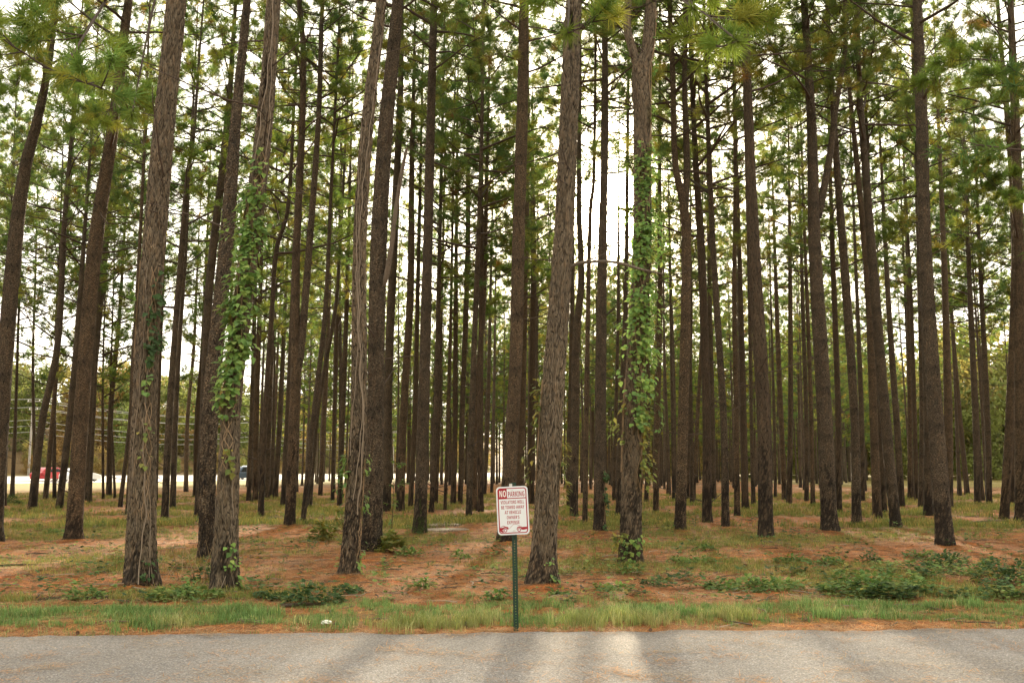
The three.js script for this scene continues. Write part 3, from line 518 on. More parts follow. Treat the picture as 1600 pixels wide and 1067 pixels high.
// ---------------------------------------------------------------- the deeper stand
const farGroup = 'thin pines deep in the stand';
const anchors = PINES.filter((t) => t[0]).map((t) => [t[2][0][0] / -t[1], NAMED[t[0]][1].replace('the ', '')]).sort((a, b) => a[0] - b[0]);
function farLabel(s) { const n = anchors.filter((a) => a[0] < s).length; return n === 0 ? 'thin far pine seen left of every near trunk' : n === anchors.length ? 'thin far pine seen right of every near trunk' : 'thin far pine seen just right of the ' + anchors[n - 1][1]; }
{
  const protos = [0, 1, 2, 3, 4, 5].map((k) => {
    const r = mulberry(700 + k), lean = R(r, -0.35, 0.35), path = [[0, 0, R(r, 0.2, 0.29)], [lean * 0.2, 4, 0.185], [lean * 0.6, 9, 0.15], [lean, 14, 0.105], [lean * 1.2, R(r, 20, 22.5), 0.03]];
    return { path, geo: trunkGeo(path, { seed: 40 + k, sides: 8, step: 0.8, fine: 2, relief: 0, char: R(r, 0.8, 2), wob: 0.05 }) };
  });
  const r = mulberry(808), spots = PINES.map((t) => [t[2][0][0], t[1]]), distant = [];
  let n = 0;
  for (let tries = 0; tries < 9000 && n < 215; tries++) {
    const d = 44 + 106 * Math.pow(r(), 0.8), s = R(r, -0.6, 0.62), x = s * d, z = -d;
    if (hwy(x, z) > -14 || (s < -0.23 && hwy(x, z) > -40 && d > 58 && r() < 0.85)) continue;
    if (s > 0.38 && d > 84) continue;
    if (s < -0.27 && d > 56) continue;
    const young = Math.abs(x - d * 0.0975) < 2.1 && d > 48 && d < 88;                         // shorter pines stand below the low sun
    if (sunLane(x, d) && d < 88 && !young) continue;                                   // the gap the low sun shines through
    if (spots.some(([a, b]) => Math.hypot(a - x, b - z) < 2.1)) continue;
    spots.push([x, z]); n++;
    const k = Math.floor(r() * 6), t = thing('pine_tree', farLabel(s), 'tree', farGroup + ' ' + farLabel(s).split(' seen ')[1], [x, gh(x, z), z], r() * 6.28), sc = young ? (d * 0.2595 - 0.6) / 22.5 : R(r, 0.9, 1.08), sd = R(r, 0.75, 1.1);
    const tr = part('trunk', protos[k].geo, M.barkB, t); tr.scale.set(sd, sc, sd);
    const p = protos[k].path, hc = young ? R(r, 4, 6.5) : d > 84 ? R(r, 2.5, 7.5) : R(r, 7.5, 11.5), set = d < 60 ? crownsMid : crownsLow; addCrown(t, set, Math.floor(r() * set.length), V(hermite(p, 0, hc / sc) * sd, hc, 0), V(p[4][0] * sd, p[4][1] * sc, 0), Math.floor(r() * 4), r() * 6.28);
  }
  console.log('deep pines', n);
}

// ---------------------------------------------------------------- woods that read as one mass
const _m = new THREE.Matrix4(), _q = new THREE.Quaternion(), _eu = new THREE.Euler(), _col = new THREE.Color();
function instances(name, geo, mat, list, parent) {       // list: [x, y, z, yaw, scale, colour, tilt]
  const m = new THREE.InstancedMesh(geo, mat, list.length); m.name = name; m.userData.kind = 'stuff';
  list.forEach((l, k) => { _q.setFromEuler(_eu.set(l[6] ?? 0, l[3], l[7] ?? 0, 'YXZ')); const s = l[4]; _m.compose(V(l[0], l[1], l[2]), _q, Array.isArray(s) ? V(...s) : V(s, s, s)); m.setMatrixAt(k, _m); if (l[5]) m.setColorAt(k, _col.setRGB(...l[5])); });
  parent.add(m); return m;
}
function mass(name, label, category) { const g = new THREE.Group(); g.name = numbered(name); scene.add(g); return tag(g, label, category, null, 'stuff'); }
function leafClump(seed, n, rad, size) {                 // a loose ball of leaves, empty in the middle
  const r = mulberry(seed), b = new MB(true);
  for (let k = 0; k < n; k++) {
    const d = V(R(r, -1, 1), R(r, -0.8, 1), R(r, -1, 1)).normalize(), p = d.clone().multiplyScalar(rad * R(r, 0.45, 1)), s = V(R(r, -1, 1), R(r, -1, 1), R(r, -1, 1)).cross(d).normalize(), u = d.clone().cross(s).addScaledVector(d, R(r, -0.5, 0.5)).normalize(), z = size * R(r, 0.6, 1.3), m = R(r, 0.7, 1.25), c = [m, m, m];
    const A = p.clone().addScaledVector(u, -z), B = p.clone().addScaledVector(s, z * 0.5), C = p.clone().addScaledVector(u, z), D = p.clone().addScaledVector(s, -z * 0.5); b.tri(A, B, C, c); b.tri(A, C, D, c);
  }
  return b.geo();
}
const BROAD = [[0.2, 0.23, 0.06], [0.24, 0.25, 0.065], [0.16, 0.2, 0.055], [0.3, 0.26, 0.075], [0.34, 0.25, 0.08], [0.18, 0.2, 0.07], [0.28, 0.18, 0.065]];
function broadTrees(spots, r, g, clumpN) {                // each spot: x, y, z, height
  const a = [[], [], []];
  for (const [x, y, z, h] of spots) {
    const c = BROAD[Math.floor(r() * BROAD.length)], w = h * R(r, 0.28, 0.42);
    for (let k = 0; k < clumpN; k++) { const t = R(r, 0.06, 1), q = w * Math.sqrt(Math.max(0.12, 1 - Math.pow(t * 2 - 0.9, 2) * 0.8)) * Math.sqrt(r()), b = r() * 6.28, m = R(r, 0.75, 1.25); a[Math.floor(r() * 3)].push([x + Math.cos(b) * q, y + h * t, z + Math.sin(b) * q, r() * 6.28, h * R(r, 0.1, 0.19), c.map((v) => v * m)]); }
  }
  a.forEach((l, k) => instances('foliage', clumps[k], M.leaf, l, g));
}
const clumps = [leafClump(1, 90, 1, 0.16), leafClump(2, 90, 1, 0.15), leafClump(3, 80, 1, 0.17)];
{
  const r = mulberry(321), left = [], back = [], across = [];
  for (let k = 0; k < 300; k++) { const s = R(r, -150, 190), w = 26 + Math.pow(r(), 1.2) * 80, x = HW.x + HW.dx * s + HW.nx * w, z = HW.z + HW.dz * s + HW.nz * w; left.push([x, gh(x, z), z, w < 34 ? R(r, 2, 6) : R(r, 8, 15)]); }
  for (let k = 0; k < 130; k++) { const s = R(r, -60, 150), w = R(r, 23.5, 31), x = HW.x + HW.dx * s + HW.nx * w, z = HW.z + HW.dz * s + HW.nz * w; left.push([x, gh(x, z) - 0.4, z, R(r, 1.6, 4.5)]); }
  broadTrees(left, r, mass('hillside_woods', 'hazy yellow-green wooded slope beyond the highway', 'woods'), 26);
  for (let k = 0; k < 190; k++) { const a = lerp(-0.16, 0.62, k / 190) + R(r, -0.01, 0.01), d = a > 0.36 ? R(r, 140, 210) : R(r, 165, 260), x = a * d, z = -d; if (hwy(x, z) > -14) continue; back.push([x, gh(x, z), z, n2(a * 22, 5) > 0.1 && Math.abs(a - 0.0975) > 0.06 ? R(r, 15, 25) : R(r, 8, 14)]); }
  broadTrees(back, r, mass('back_woods', 'sunlit yellow-green woods behind the pine stand', 'woods'), 30);
  for (let k = 0; k < 46; k++) across.push([lerp(-95, 95, k / 45) + R(r, -1, 1), 0, R(r, 30, 42), R(r, 15, 19)]);
  broadTrees(across, r, mass('roadside_woods', 'leafy woods on the near side of the road, behind the viewer', 'woods'), 46);
  // more pines of the same stand outside the picture and beyond its last rows
  const pr = [0, 1].map((k) => { const path = [[0, 0, 0.24], [0.05, 4, 0.19], [0.1, 9, 0.15], [0.15, 20, 0.04]]; return trunkGeo(path, { seed: 60 + k, sides: 7, step: 2.5, fine: 0, relief: 0, char: 1.4, wob: 0.05 }); });
  const spots = [];
  for (let k = 0; k < 1500 && spots.length < 400; k++) {
    const side = k % 3, d = side === 2 ? R(r, 100, 190) : R(r, 14, 95), s = side === 2 ? R(r, -0.2, 0.42) : (side ? 1 : -1) * R(r, 0.64, 1.5), x = s * d, z = -d;
    if (hwy(x, z) > -12 || (s > 0.36 && side === 2) || (d < 88 && sunLane(x, d)) || spots.some(([a, b]) => Math.hypot(a - x, b - z) < 2.2)) continue;
    spots.push([x, z]);
  }
  const g = mass('outer_pines', 'pines at the far back of the stand, too many to count', 'woods'), tl = [], c = crownsLow.map(() => []);
  for (const [x, z] of spots) { const s = R(r, 0.92, 1.1), y = gh(x, z); tl.push([x, y, z, r() * 6, s]); c[Math.floor(r() * c.length)].push([x, y + R(r, 3, 8), z, r() * 6, R(r, 0.95, 1.1)]); }
  instances('trunks', pr[0], M.barkB, tl, g);
  c.forEach((l, k) => { instances('branches', crownsLow[k].twigs, M.twig, l, g); instances('needles', crownsLow[k].needles, M.needles[k % 4], l, g); });
}

// ---------------------------------------------------------------- grass, straw, ground cover
function grassTuft(seed, n, h, w, spread) {
  const r = mulberry(seed), b = new MB();
  for (let k = 0; k < n; k++) {
    const a = r() * 6.28, o = Math.sqrt(r()) * spread, x = Math.cos(a) * o, z = Math.sin(a) * o, l = h * R(r, 0.5, 1.15), f = r() * 6.28, bend = R(r, 0.15, 0.75) * l, dx = Math.cos(f), dz = Math.sin(f), sx = -dz * w / 2, sz = dx * w / 2, m = R(r, 0.75, 1.2), c0 = [m, m, m], c1 = r() < 0.25 ? [1.5 * m, 1.25 * m, 1.1 * m] : c0;
    const P = [[0, 0], [bend * 0.3, l * 0.55], [bend, l * R(r, 0.75, 0.95)]];
    const v = P.map(([q, y], i) => [x + dx * q, y, z + dz * q, 1 - i * 0.25]), id = [];
    for (let i = 0; i < 2; i++) for (const s of [-1, 1]) id.push(b.v(v[i][0] + s * sx * v[i][3], v[i][1], v[i][2] + s * sz * v[i][3], dx * 0.4, 0.9, dz * 0.4, 0, 0, i ? c1 : c0));
    id.push(b.v(v[2][0], v[2][1], v[2][2], dx * 0.4, 0.9, dz * 0.4, 0, 0, c1));
    b.f(id[0], id[1], id[2]); b.f(id[2], id[1], id[3]); b.f(id[2], id[3], id[4]);
  }
  const g = b.geo(); g.deleteAttribute('normal'); return g;
}
const inWood = (x, z) => Math.abs(x) < 0.6 * -z + 3.5;
{
  const r = mulberry(99), tufts = [0, 1, 2, 3].map((k) => grassTuft(50 + k, 12, 0.085, 0.0055, 0.06)), tall = [0, 1].map((k) => grassTuft(60 + k, 16, 0.2, 0.005, 0.05)), L = [[], [], [], []], T = [[], []];
  const green = (m, x, z) => { const y = r() + 0.25 * n2(x * 0.8, z * 1.2); return y < 0.42 ? [0.17 * m, 0.3 * m, 0.09 * m] : y < 0.9 ? [0.22 * m, 0.34 * m, 0.11 * m] : [0.38 * m, 0.4 * m, 0.17 * m]; };
  for (let k = 0; k < 52000; k++) {
    const x = R(r, -14, 14), e = edgeZ(x), d = Math.pow(r(), 1.1) * 3.3, z = e - 0.1 - d, lane = 0.65 * n2b(x * 0.55, z * 0.8) + 0.5 * n2(x * 1.7, z * 1.9) + 0.25 * n2b(x * 5, z * 5), dense = sstep(lane + (d < 0.3 ? -0.45 + d * 1.8 : 0.55 - sstep(d, 0.9, 3.0) * 1.15), -0.15, 0.75);
    if (r() > dense * 0.85) continue;
    const m = R(r, 0.75, 1.15) * (1 + 0.15 * n2(x * 0.6, z)), bushy = n2b(x * 0.7 + 30, z * 0.9) > 0.3 && d < 1.3;
    L[k % 4].push([x, gh(x, z) - 0.004, z, r() * 6.28, (bushy ? 1.35 : 0.85) * R(r, 0.45, 1.05) * (d > 1.5 ? 0.75 : 1), green(m, x, z)]);
    if (r() < 0.02 || (bushy && r() < 0.09)) T[k % 2].push([x, gh(x, z), z, r() * 6.28, R(r, 0.5, 1.0), green(m * 1.15, x, z)]);
  }
  for (const [cx, cd] of [[-0.75, 0.35], [-0.4, 0.4], [-1.05, 0.3], [1.0, 0.5], [1.35, 0.4], [0.7, 0.35], [2.2, 0.6], [-3.3, 0.5]]) for (let k = 0; k < 46; k++) { const x = cx + (r() + r() - 1) * 0.4, z = edgeZ(x) - cd + (r() + r() - 1) * 0.28, m = R(r, 0.9, 1.25); T[k % 2].push([x, gh(x, z), z, r() * 6.28, R(r, 0.5, 1.05), r() < 0.35 ? [0.42 * m, 0.42 * m, 0.18 * m] : [0.3 * m, 0.35 * m, 0.11 * m]]); }
  for (let k = 0; k < 120; k++) { const x = R(r, -13, 13), z = edgeZ(x) + R(r, -0.05, 0.1), m = R(r, 0.9, 1.2); if (n2(x * 0.8, 4) < 0.1) continue; L[k % 4].push([x, Math.max(gh(x, z), -0.01), z, r() * 6.28, R(r, 0.4, 0.8), green(m, x, z)]); }
  const g = mass('roadside_grass', 'strip of short green grass between the road and the pines', 'grass');
  L.forEach((l, k) => instances('blades', tufts[k], M.grass, l, g)); T.forEach((l, k) => instances('tall_blades', tall[k], M.grass, l, g));
  const F = [[], [], [], []], far = [0, 1].map((k) => grassTuft(70 + k, 9, 0.17, 0.014, 0.14)), FF = [[], []];
  for (let k = 0; k < 120000; k++) {
    const d = 11.6 + 50 * Math.pow(r(), 1.5), x = R(r, -0.6, 0.6) * d, z = -d, gr = greenAt(x, z);
    if (edgeZ(x) - z < 2 || r() > sstep(gr, 0.3, 1.0) * (d < 30 ? 0.85 : 0.6)) continue;
    const m = R(r, 0.7, 1.15), c = r() < 0.4 ? [0.38 * m, 0.33 * m, 0.11 * m] : [0.21 * m, 0.27 * m, 0.07 * m];
    if (d < 26) F[k % 4].push([x, gh(x, z), z, r() * 6.28, R(r, 0.5, 1.25), c]); else FF[k % 2].push([x, gh(x, z), z, r() * 6.28, R(r, 0.6, 1.2), c]);
  }
  const w = mass('woodland_grass', 'thin patchy grass growing through the pine straw', 'grass');
  F.forEach((l, k) => instances('blades', tufts[k], M.grass, l, w)); FF.forEach((l, k) => instances('blades', far[k], M.grass, l, w));
  // fallen needles lying loose
  const litter = [0, 1, 2].map((s) => { const q = mulberry(80 + s), b = new MB(true); for (let k = 0; k < 9; k++) { const a = q() * 6.28, l = R(q, 0.08, 0.19), x = R(q, -0.12, 0.12), z = R(q, -0.12, 0.12), y = R(q, 0.003, 0.022), y2 = R(q, 0.003, 0.03), m = R(q, 0.7, 1.2), wd = 0.0022; b.tri(V(x - Math.sin(a) * wd, y, z + Math.cos(a) * wd), V(x + Math.sin(a) * wd, y, z - Math.cos(a) * wd), V(x + Math.cos(a) * l, y2, z + Math.sin(a) * l), [m, m, m]); } return b.geo(); }), N = [[], [], []];
  for (let k = 0; k < 42000; k++) {
    const d = 7 + 21 * Math.pow(r(), 1.4), x = R(r, -0.6, 0.6) * d + R(r, -2, 2), z = -d, e = edgeZ(x) - z; let y = gh(x, z);
    if (e < 0) { if (r() > 0.04 + 0.6 * sstep(e, -0.35, 0) + 0.2 * sstep(n2(x * 0.7, z * 1.3), 0.5, 0.9)) continue; y = 0.013; } else if (e > 0.3 && e < 2 && r() > 0.25) continue;
    const m = R(r, 0.7, 1.2); N[k % 3].push([x, y, z, r() * 6.28, R(r, 0.7, 1.3), r() < 0.75 ? [0.46 * m, 0.23 * m, 0.08 * m] : [0.4 * m, 0.28 * m, 0.14 * m]]);
  }
  const twig = [0, 1].map((k) => { const q = mulberry(90 + k), b = new MB(), p = smooth([V(-0.5, 0, 0), V(-0.1, 0.02, R(q, -0.06, 0.06)), V(0.25, 0.01, R(q, -0.1, 0.1)), V(0.5, 0.015, 0)], 6); b.tube(p, p.map((_, i) => lerp(0.022, 0.01, i / 6)), 5, [1, 1, 1]); return b.geo(); }), chip = leafClump(9, 5, 0.05, 0.035), TW = [[], []], CH = [];
  for (let k = 0; k < 5200; k++) {
    const d = 9.9 + 26 * Math.pow(r(), 1.35), x = R(r, -0.6, 0.6) * d, z = -d, e = edgeZ(x) - z, m = R(r, 0.5, 1.3); if (e < 0.1 || (e < 2 && r() < 0.75)) continue;
    if (k % 3 === 0) TW[k % 2].push([x, gh(x, z) + 0.012, z, r() * 6.28, R(r, 0.08, 0.42), r() < 0.3 ? [0.34 * m, 0.27 * m, 0.2 * m] : [0.11 * m, 0.08 * m, 0.055 * m]]); else CH.push([x, gh(x, z) + 0.01, z, r() * 6.28, [R(r, 0.5, 1.3), 0.3, R(r, 0.5, 1.3)], r() < 0.5 ? [0.2 * m, 0.11 * m, 0.055 * m] : [0.09 * m, 0.06 * m, 0.04 * m]]);
  }
  const s = mass('pine_straw', 'loose orange pine needles scattered over ground and road edge', 'pine straw'); N.forEach((l, k) => instances('needles', litter[k], M.straw, l, s)); TW.forEach((l, k) => instances('twigs', twig[k], M.straw, l, s)); instances('bark_chips', chip, M.straw, CH, s);
}
// a pointed leaf one unit long, folded along its rib, drooping at the tip
function leafInto(b, p, out, up, size, col, wide = 0.72) {
  const s = V().crossVectors(out, up).normalize(), n = V().crossVectors(s, out).normalize(), at = (l, w, h) => p.clone().addScaledVector(out, l * size).addScaledVector(s, w * size * wide).addScaledVector(n, h * size);
  const B = at(0, 0, 0), M1 = at(0.45, 0, -0.06), T = at(1, 0, -0.18), A = at(0.3, 0.5, 0.04), C = at(0.3, -0.5, 0.04), A2 = at(0.68, 0.3, -0.04), C2 = at(0.68, -0.3, -0.04);
  for (const [x, y, z] of [[B, A, M1], [B, M1, C], [M1, A, A2], [M1, A2, T], [M1, C2, C], [M1, T, C2]]) b.tri(x, y, z, col);
}
const LEAFG = [[0.17, 0.28, 0.07], [0.14, 0.24, 0.065], [0.2, 0.3, 0.075], [0.115, 0.2, 0.06], [0.25, 0.32, 0.085]], LEAFY = [[0.3, 0.3, 0.08], [0.24, 0.28, 0.07], [0.36, 0.3, 0.07], [0.18, 0.24, 0.07]], LEAFD = [[0.075, 0.14, 0.045], [0.095, 0.165, 0.05], [0.06, 0.115, 0.04]];
const pickc = (r, list) => { const c = list[Math.floor(r() * list.length)], m = R(r, 0.8, 1.2); return c.map((v) => v * m); };
{
  const r = mulberry(444), herbs = [0, 1, 2, 3].map((s) => { const q = mulberry(20 + s), b = new MB(true), n = 7 + s * 3; for (let k = 0; k < n; k++) { const a = q() * 6.28, el = R(q, 0.1, 1.0), out = V(Math.cos(a) * Math.cos(el), Math.sin(el) * 0.5, Math.sin(a) * Math.cos(el)).normalize(), p = V(R(q, -0.05, 0.05), R(q, 0.01, 0.13), R(q, -0.05, 0.05)).addScaledVector(out, 0.02), m = R(q, 0.8, 1.2); leafInto(b, p, out, V(0, 1, 0), R(q, 0.035, 0.075), [m, m, m]); } return b.geo(); }), H = [[], [], [], []];
  for (let k = 0; k < 26000; k++) {
    const d = 11.4 + 22 * Math.pow(r(), 1.3), x = R(r, -0.58, 0.58) * d, z = -d, e = edgeZ(x) - z, patch = n2(x * 0.5 + 60, z * 0.6) * 0.6 + n2b(x * 1.4, z * 1.4) * 0.45 + (x > 0.3 * d && d < 16.5 ? 0.3 : 0) + (x > 1 && d < 15 ? 0.18 : 0) - 0.42;
    if (e < 1.7 || r() > sstep(patch, -0.05, 0.75) + 0.03) continue;
    H[k % 4].push([x, gh(x, z), z, r() * 6.28, R(r, 0.6, 1.5), pickc(r, r() < 0.2 ? LEAFY : r() < 0.5 ? LEAFG : LEAFD)]);
  }
  const g = mass('ground_cover', 'low leafy weeds scattered through the pine straw', 'weeds'); H.forEach((l, k) => instances('weeds', herbs[k], M.leaf, l, g));
}
// ---------------------------------------------------------------- bushes and saplings one can point to
const BUSH_LOOK = [
  ['broad leafy patch of green plants, largest on the right by the grass', LEAFG], ['dense dark green bush at the right picture edge', LEAFD], ['low flat green plant, nearer of two right of the vine-draped pine', LEAFG], ['low flat green plant, farther of two right of the vine-draped pine', LEAFG],
  ['small leafy bush just left of the sign post', LEAFG], ['low green bush left of the rope-vine pine', LEAFD], ['small green weed bush right of the creeper-wrapped pine', LEAFD], ['low green plant beside dark fallen sticks on the left', LEAFG], ['low green plants between the two nearest left pines', LEAFG], ['green bush at the foot of the black-footed pine', LEAFD],
  ['bushy green growth at the foot of the rope-vine pine', LEAFD], ['leafy growth round the foot of the vine-draped pine', LEAFG], ['wide low mat of weeds behind the grass, right of centre', LEAFG], ['yellow-green broad-leaved seedling at the foot of the dead-limb pine', LEAFY], ['small round green weed clump behind the broad leafy patch', LEAFD], ['small low weed clump left of the broad leafy patch', LEAFG],
  ['green weed clump below the large white-flecked pine', LEAFD], ['weed clump between the broad patch and the right edge bush', LEAFG], ['small dark shrub far left near the highway verge', LEAFD], ['small green sprig at the right foot of the big leaning pine', LEAFG], ['pale yellow-green shrub just left of the rope-vine pine', LEAFY], ['low weeds at the foot of the large white-flecked pine', LEAFG],
  ['small weed clump in front of the mossy-footed pine', LEAFG], ['little green plant on bare straw left of the sign', LEAFG], ['low grassy weed clump between the leaning pine and vine-draped pine', LEAFG], ['small flat weed clump under the stick-footed pine', LEAFG], ['tiny weed clump behind and left of the sign', LEAFG], ['tiny green weed beside the thick vine-root pine', LEAFG], ['small weed clump in front of the far left pines', LEAFG], ['small green weed to the right of the vine-draped pine foot', LEAFD],
];
BUSHES.forEach(([x, z, w, h], k) => {
  const r = mulberry(1200 + k), y = gh(x, z), t = thing('bush', BUSH_LOOK[k][0], 'bush', null, [x, y, z]), b = new MB(true), st = new MB(), deep = Math.min(w * 0.7, 1.0), n = Math.round(clamp(w * deep * 900 + 60, 90, 1100)), big = k === 13 || k === 20 ? 0.13 : clamp(0.05 + h * 0.06, 0.05, 0.085);
  for (let i = 0; i < n; i++) {
    const a = r() * 6.28, q = Math.sqrt(r()), px = Math.cos(a) * q * w / 2, pz = Math.sin(a) * q * deep / 2, lump = 0.65 + 0.5 * n2b((x + px) * 2.5, (z + pz) * 2.5 + k), top = h * lump * Math.sqrt(Math.max(0.05, 1 - q * q * 0.85)), py = top * Math.pow(r(), 0.5);
    const out = V(Math.cos(a) * q + R(r, -0.6, 0.6), R(r, -0.25, 0.6), Math.sin(a) * q + R(r, -0.4, 0.7)).normalize();
    leafInto(b, V(px, py, pz), out, V(R(r, -0.3, 0.3), 1, R(r, -0.3, 0.3)).normalize(), big * R(r, 0.6, 1.25), pickc(r, r() < 0.1 ? LEAFY : BUSH_LOOK[k][1]), 0.8);
  }
  for (let i = 0; i < 5 + w * 6; i++) { const a = r() * 6.28, q = Math.sqrt(r()) * 0.75, px = Math.cos(a) * q * w / 2, pz = Math.sin(a) * q * deep / 2, hh = h * 0.5 * (1 - q * q); st.tube([V(px * 0.7, -0.02, pz * 0.7), V(px * 0.88, hh * 0.6, pz * 0.88), V(px, hh, pz)], [0.004, 0.0035, 0.0025], 4, [1.6, 2.0, 0.9]); }
  part('leaves', b.geo(), M.leaf, t, 'stuff'); part('stems', st.geo(), M.twig, t, 'stuff');
});
function sapling(x, z, h, label, seed, pal, size) {
  const r = mulberry(seed), t = thing('sapling', label, 'sapling', null, [x, gh(x, z), z]), st = new MB(), b = new MB(true), top = V(R(r, -0.1, 0.1) * h, h, 0), q = smooth([V(0, -0.05, 0), V(R(r, -0.05, 0.05), h * 0.5, 0.03), top], 8); st.tube(q, q.map((_, k) => lerp(0.011, 0.004, k / 8)), 5, [1.3, 1.2, 0.9]);
  for (let k = 0; k < 11; k++) { const i = Math.floor(R(r, 1, 8.99)), a = r() * 6.28, e = q[i].clone().add(V(Math.cos(a), R(r, 0, 0.5), Math.sin(a)).multiplyScalar(h * R(r, 0.12, 0.28))); st.tube([q[i], e], [0.005, 0.003], 3, [1.3, 1.2, 0.9]); for (let l = 0; l < 7; l++) { const p = q[i].clone().lerp(e, R(r, 0.3, 1)), o = V(Math.cos(a) + R(r, -1, 1), R(r, -0.6, 0.3), Math.sin(a) + R(r, -1, 1)).normalize(); leafInto(b, p, o, V(0, 1, 0), size * R(r, 0.6, 1.2), pickc(r, pal), 0.5); } }
  part('stem', st.geo(), M.twig, t, 'stuff'); part('leaves', b.geo(), M.leaf, t, 'stuff');
}
sapling(-2.5, -20.9, 1.55, 'slender green sapling just right of the dead-limb pine', 31, LEAFG, 0.12);
sapling(-2.9, -17.2, 0.8, 'short yellow-leaved sapling in front of the dead-limb pine', 32, LEAFY, 0.14);
sapling(1.62, -15.7, 0.5, 'yellow grassy seedling at the left foot of the vine-draped pine', 34, LEAFY, 0.12);
{ // dry brush between the two left pines
  const r = mulberry(64), t = thing('dry_brush', 'tangle of dry tan stems between the two nearest left pines', 'brush', null, [-4.3, gh(-4.3, -13.9), -13.9]), b = new MB();
  for (let k = 0; k < 46; k++) { const x = R(r, -0.6, 0.55), z = R(r, -0.35, 0.35), l = R(r, 0.2, 0.75), d = V(R(r, -0.8, 0.8), R(r, 0.3, 1), R(r, -0.5, 0.5)).normalize(), m = R(r, 0.8, 1.2); const p = V(x, -0.01, z), e = p.clone().addScaledVector(d, l), mid = p.clone().lerp(e, 0.5).add(V(R(r, -0.05, 0.05), R(r, 0, 0.1), 0)); b.tube(smooth([p, mid, e], 5), [0.005, 0.0045, 0.004, 0.0035, 0.003, 0.002], 4, [m, m * 0.93, m * 0.8]); }
  part('stems', b.geo(), std({ color: new THREE.Color().setRGB(0.36, 0.28, 0.18), vertexColors: true }), t, 'stuff');
}

// ---------------------------------------------------------------- climbing vines
M.vinewood = std({ color: new THREE.Color().setRGB(0.29, 0.23, 0.17), vertexColors: true });
const leafMats = (list) => list.map((c) => new THREE.MeshPhysicalMaterial({ color: new THREE.Color().setRGB(...c), roughness: 0.75, transmission: 0.4, thickness: 0, specularIntensity: 0.4 }));
const LEAFV = LEAFG.map((c) => c.map((v) => v * 1.4));
const VM = { g: leafMats(LEAFV), y: leafMats(LEAFY), d: leafMats(LEAFD) };
const leafUnit = [0.72, 0.85].map((w) => { const b = new MB(true); leafInto(b, V(), V(0, 0, 1), V(0, 1, 0), 1, [1, 1, 1], w); return b.geo(); });
function vine(key, label, seed, zones, most = 300) {     // zone: [y0, y1, angle from the front, angle spread, leaves, offset, size, palette]
  const r = mulberry(seed), t = thing('vine', label, 'vine', null, [trees[key].x, trees[key].y0, trees[key].z]), org = V(trees[key].x, trees[key].y0, trees[key].z), rest = new MB(true), st = new MB(); let n = 0;
  const total = zones.reduce((s, z) => s + z[4], 0), pals = { g: LEAFV, y: LEAFY, d: LEAFD };
  for (const [y0, y1, a0, da, count, off, size, pal] of zones) {
    const nodes = Array.from({ length: Math.max(3, Math.round(count / 9)) }, () => [R(r, y0, y1), a0 + (r() + r() - 1) * da, off * r() * r()]);
    if (y1 - y0 > 0.6) for (let k = 0; k < 3; k++) { const a = a0 + R(r, -0.6, 0.6) * da, pts = []; for (let i = 0; i <= 10; i++) { const y = lerp(y0, y1, i / 10), an = a + 0.25 * Math.sin(i * 1.3 + k * 2), c = axisAt(key, y).sub(org), q = radAt(key, y) + 0.015; pts.push(V(c.x + Math.sin(an) * q, c.y, c.z + Math.cos(an) * q)); } st.tube(smooth(pts, 24), Array.from({ length: 25 }, () => 0.005), 4, [1.2, 1.05, 0.85]); }
    for (let k = 0; k < count; k++) {
      const nd = nodes[Math.floor(r() * nodes.length)], y = nd[0] + R(r, -0.16, 0.1), an = nd[1] + R(r, -0.3, 0.3), c = axisAt(key, Math.max(0.02, y)).sub(org), q = radAt(key, Math.max(0.02, y)) + 0.02 + nd[2] + r() * 0.05, rad = V(Math.sin(an), 0, Math.cos(an));
      const p = V(c.x, c.y, c.z).addScaledVector(rad, q), out = rad.clone().multiplyScalar(R(r, 0.2, 0.9)).add(V(R(r, -0.6, 0.6), R(r, -1, 0.15), R(r, -0.3, 0.5))).normalize(), up = rad.clone().multiplyScalar(0.7).add(V(0, 0.8, 0)).normalize(), s = size * R(r, 0.45, 1.35);
      if (n < most && r() < most / total * 1.15) {
        n++; const sx = V().crossVectors(out, up).normalize(), nn = V().crossVectors(sx, out).normalize(), ms = VM[pal], m = part('leaf', leafUnit[n % 2], ms[Math.floor(r() * ms.length)], t);
        m.position.copy(p); m.quaternion.setFromRotationMatrix(_m.makeBasis(sx.clone().negate(), nn, out)); m.scale.setScalar(s);
      } else leafInto(rest, p, out, up, s, pickc(r, pals[pal]), 0.8);
    }
  }
  part('stems', st.geo(), M.vinewood, t, 'stuff'); if (rest.p.length) part('leaves', rest.geo(), M.leaf, t, 'stuff');
}
vine('creeper', 'bright green creeper densely wrapping the upper trunk of a grey pine', 71, [[2.6, 5.0, 0.15, 1.5, 950, 0.15, 0.082, 'g'], [3.2, 4.8, -1.4, 0.5, 130, 0.2, 0.08, 'g'], [2.15, 3.0, -0.2, 1.5, 170, 0.13, 0.085, 'g'], [4.8, 5.4, 0.1, 0.9, 26, 0.02, 0.075, 'g'], [1.4, 2.0, 0.2, 1.0, 16, 0.05, 0.08, 'y'], [0.02, 0.5, 0.9, 0.4, 34, 0.03, 0.07, 'g']]);
vine('vine_root', 'dark green creeper strip on the right side of the thick vine-root pine', 72, [[2.7, 4.1, 0.75, 0.5, 120, 0.05, 0.085, 'd'], [2.9, 4.2, -1.35, 0.35, 55, 0.12, 0.085, 'g'], [2.35, 2.7, 0.5, 0.3, 12, 0.03, 0.09, 'g'], [0.8, 2.3, 0.5, 0.5, 12, 0.02, 0.07, 'y'], [0.0, 0.5, 0.8, 0.4, 22, 0.04, 0.06, 'd']]);
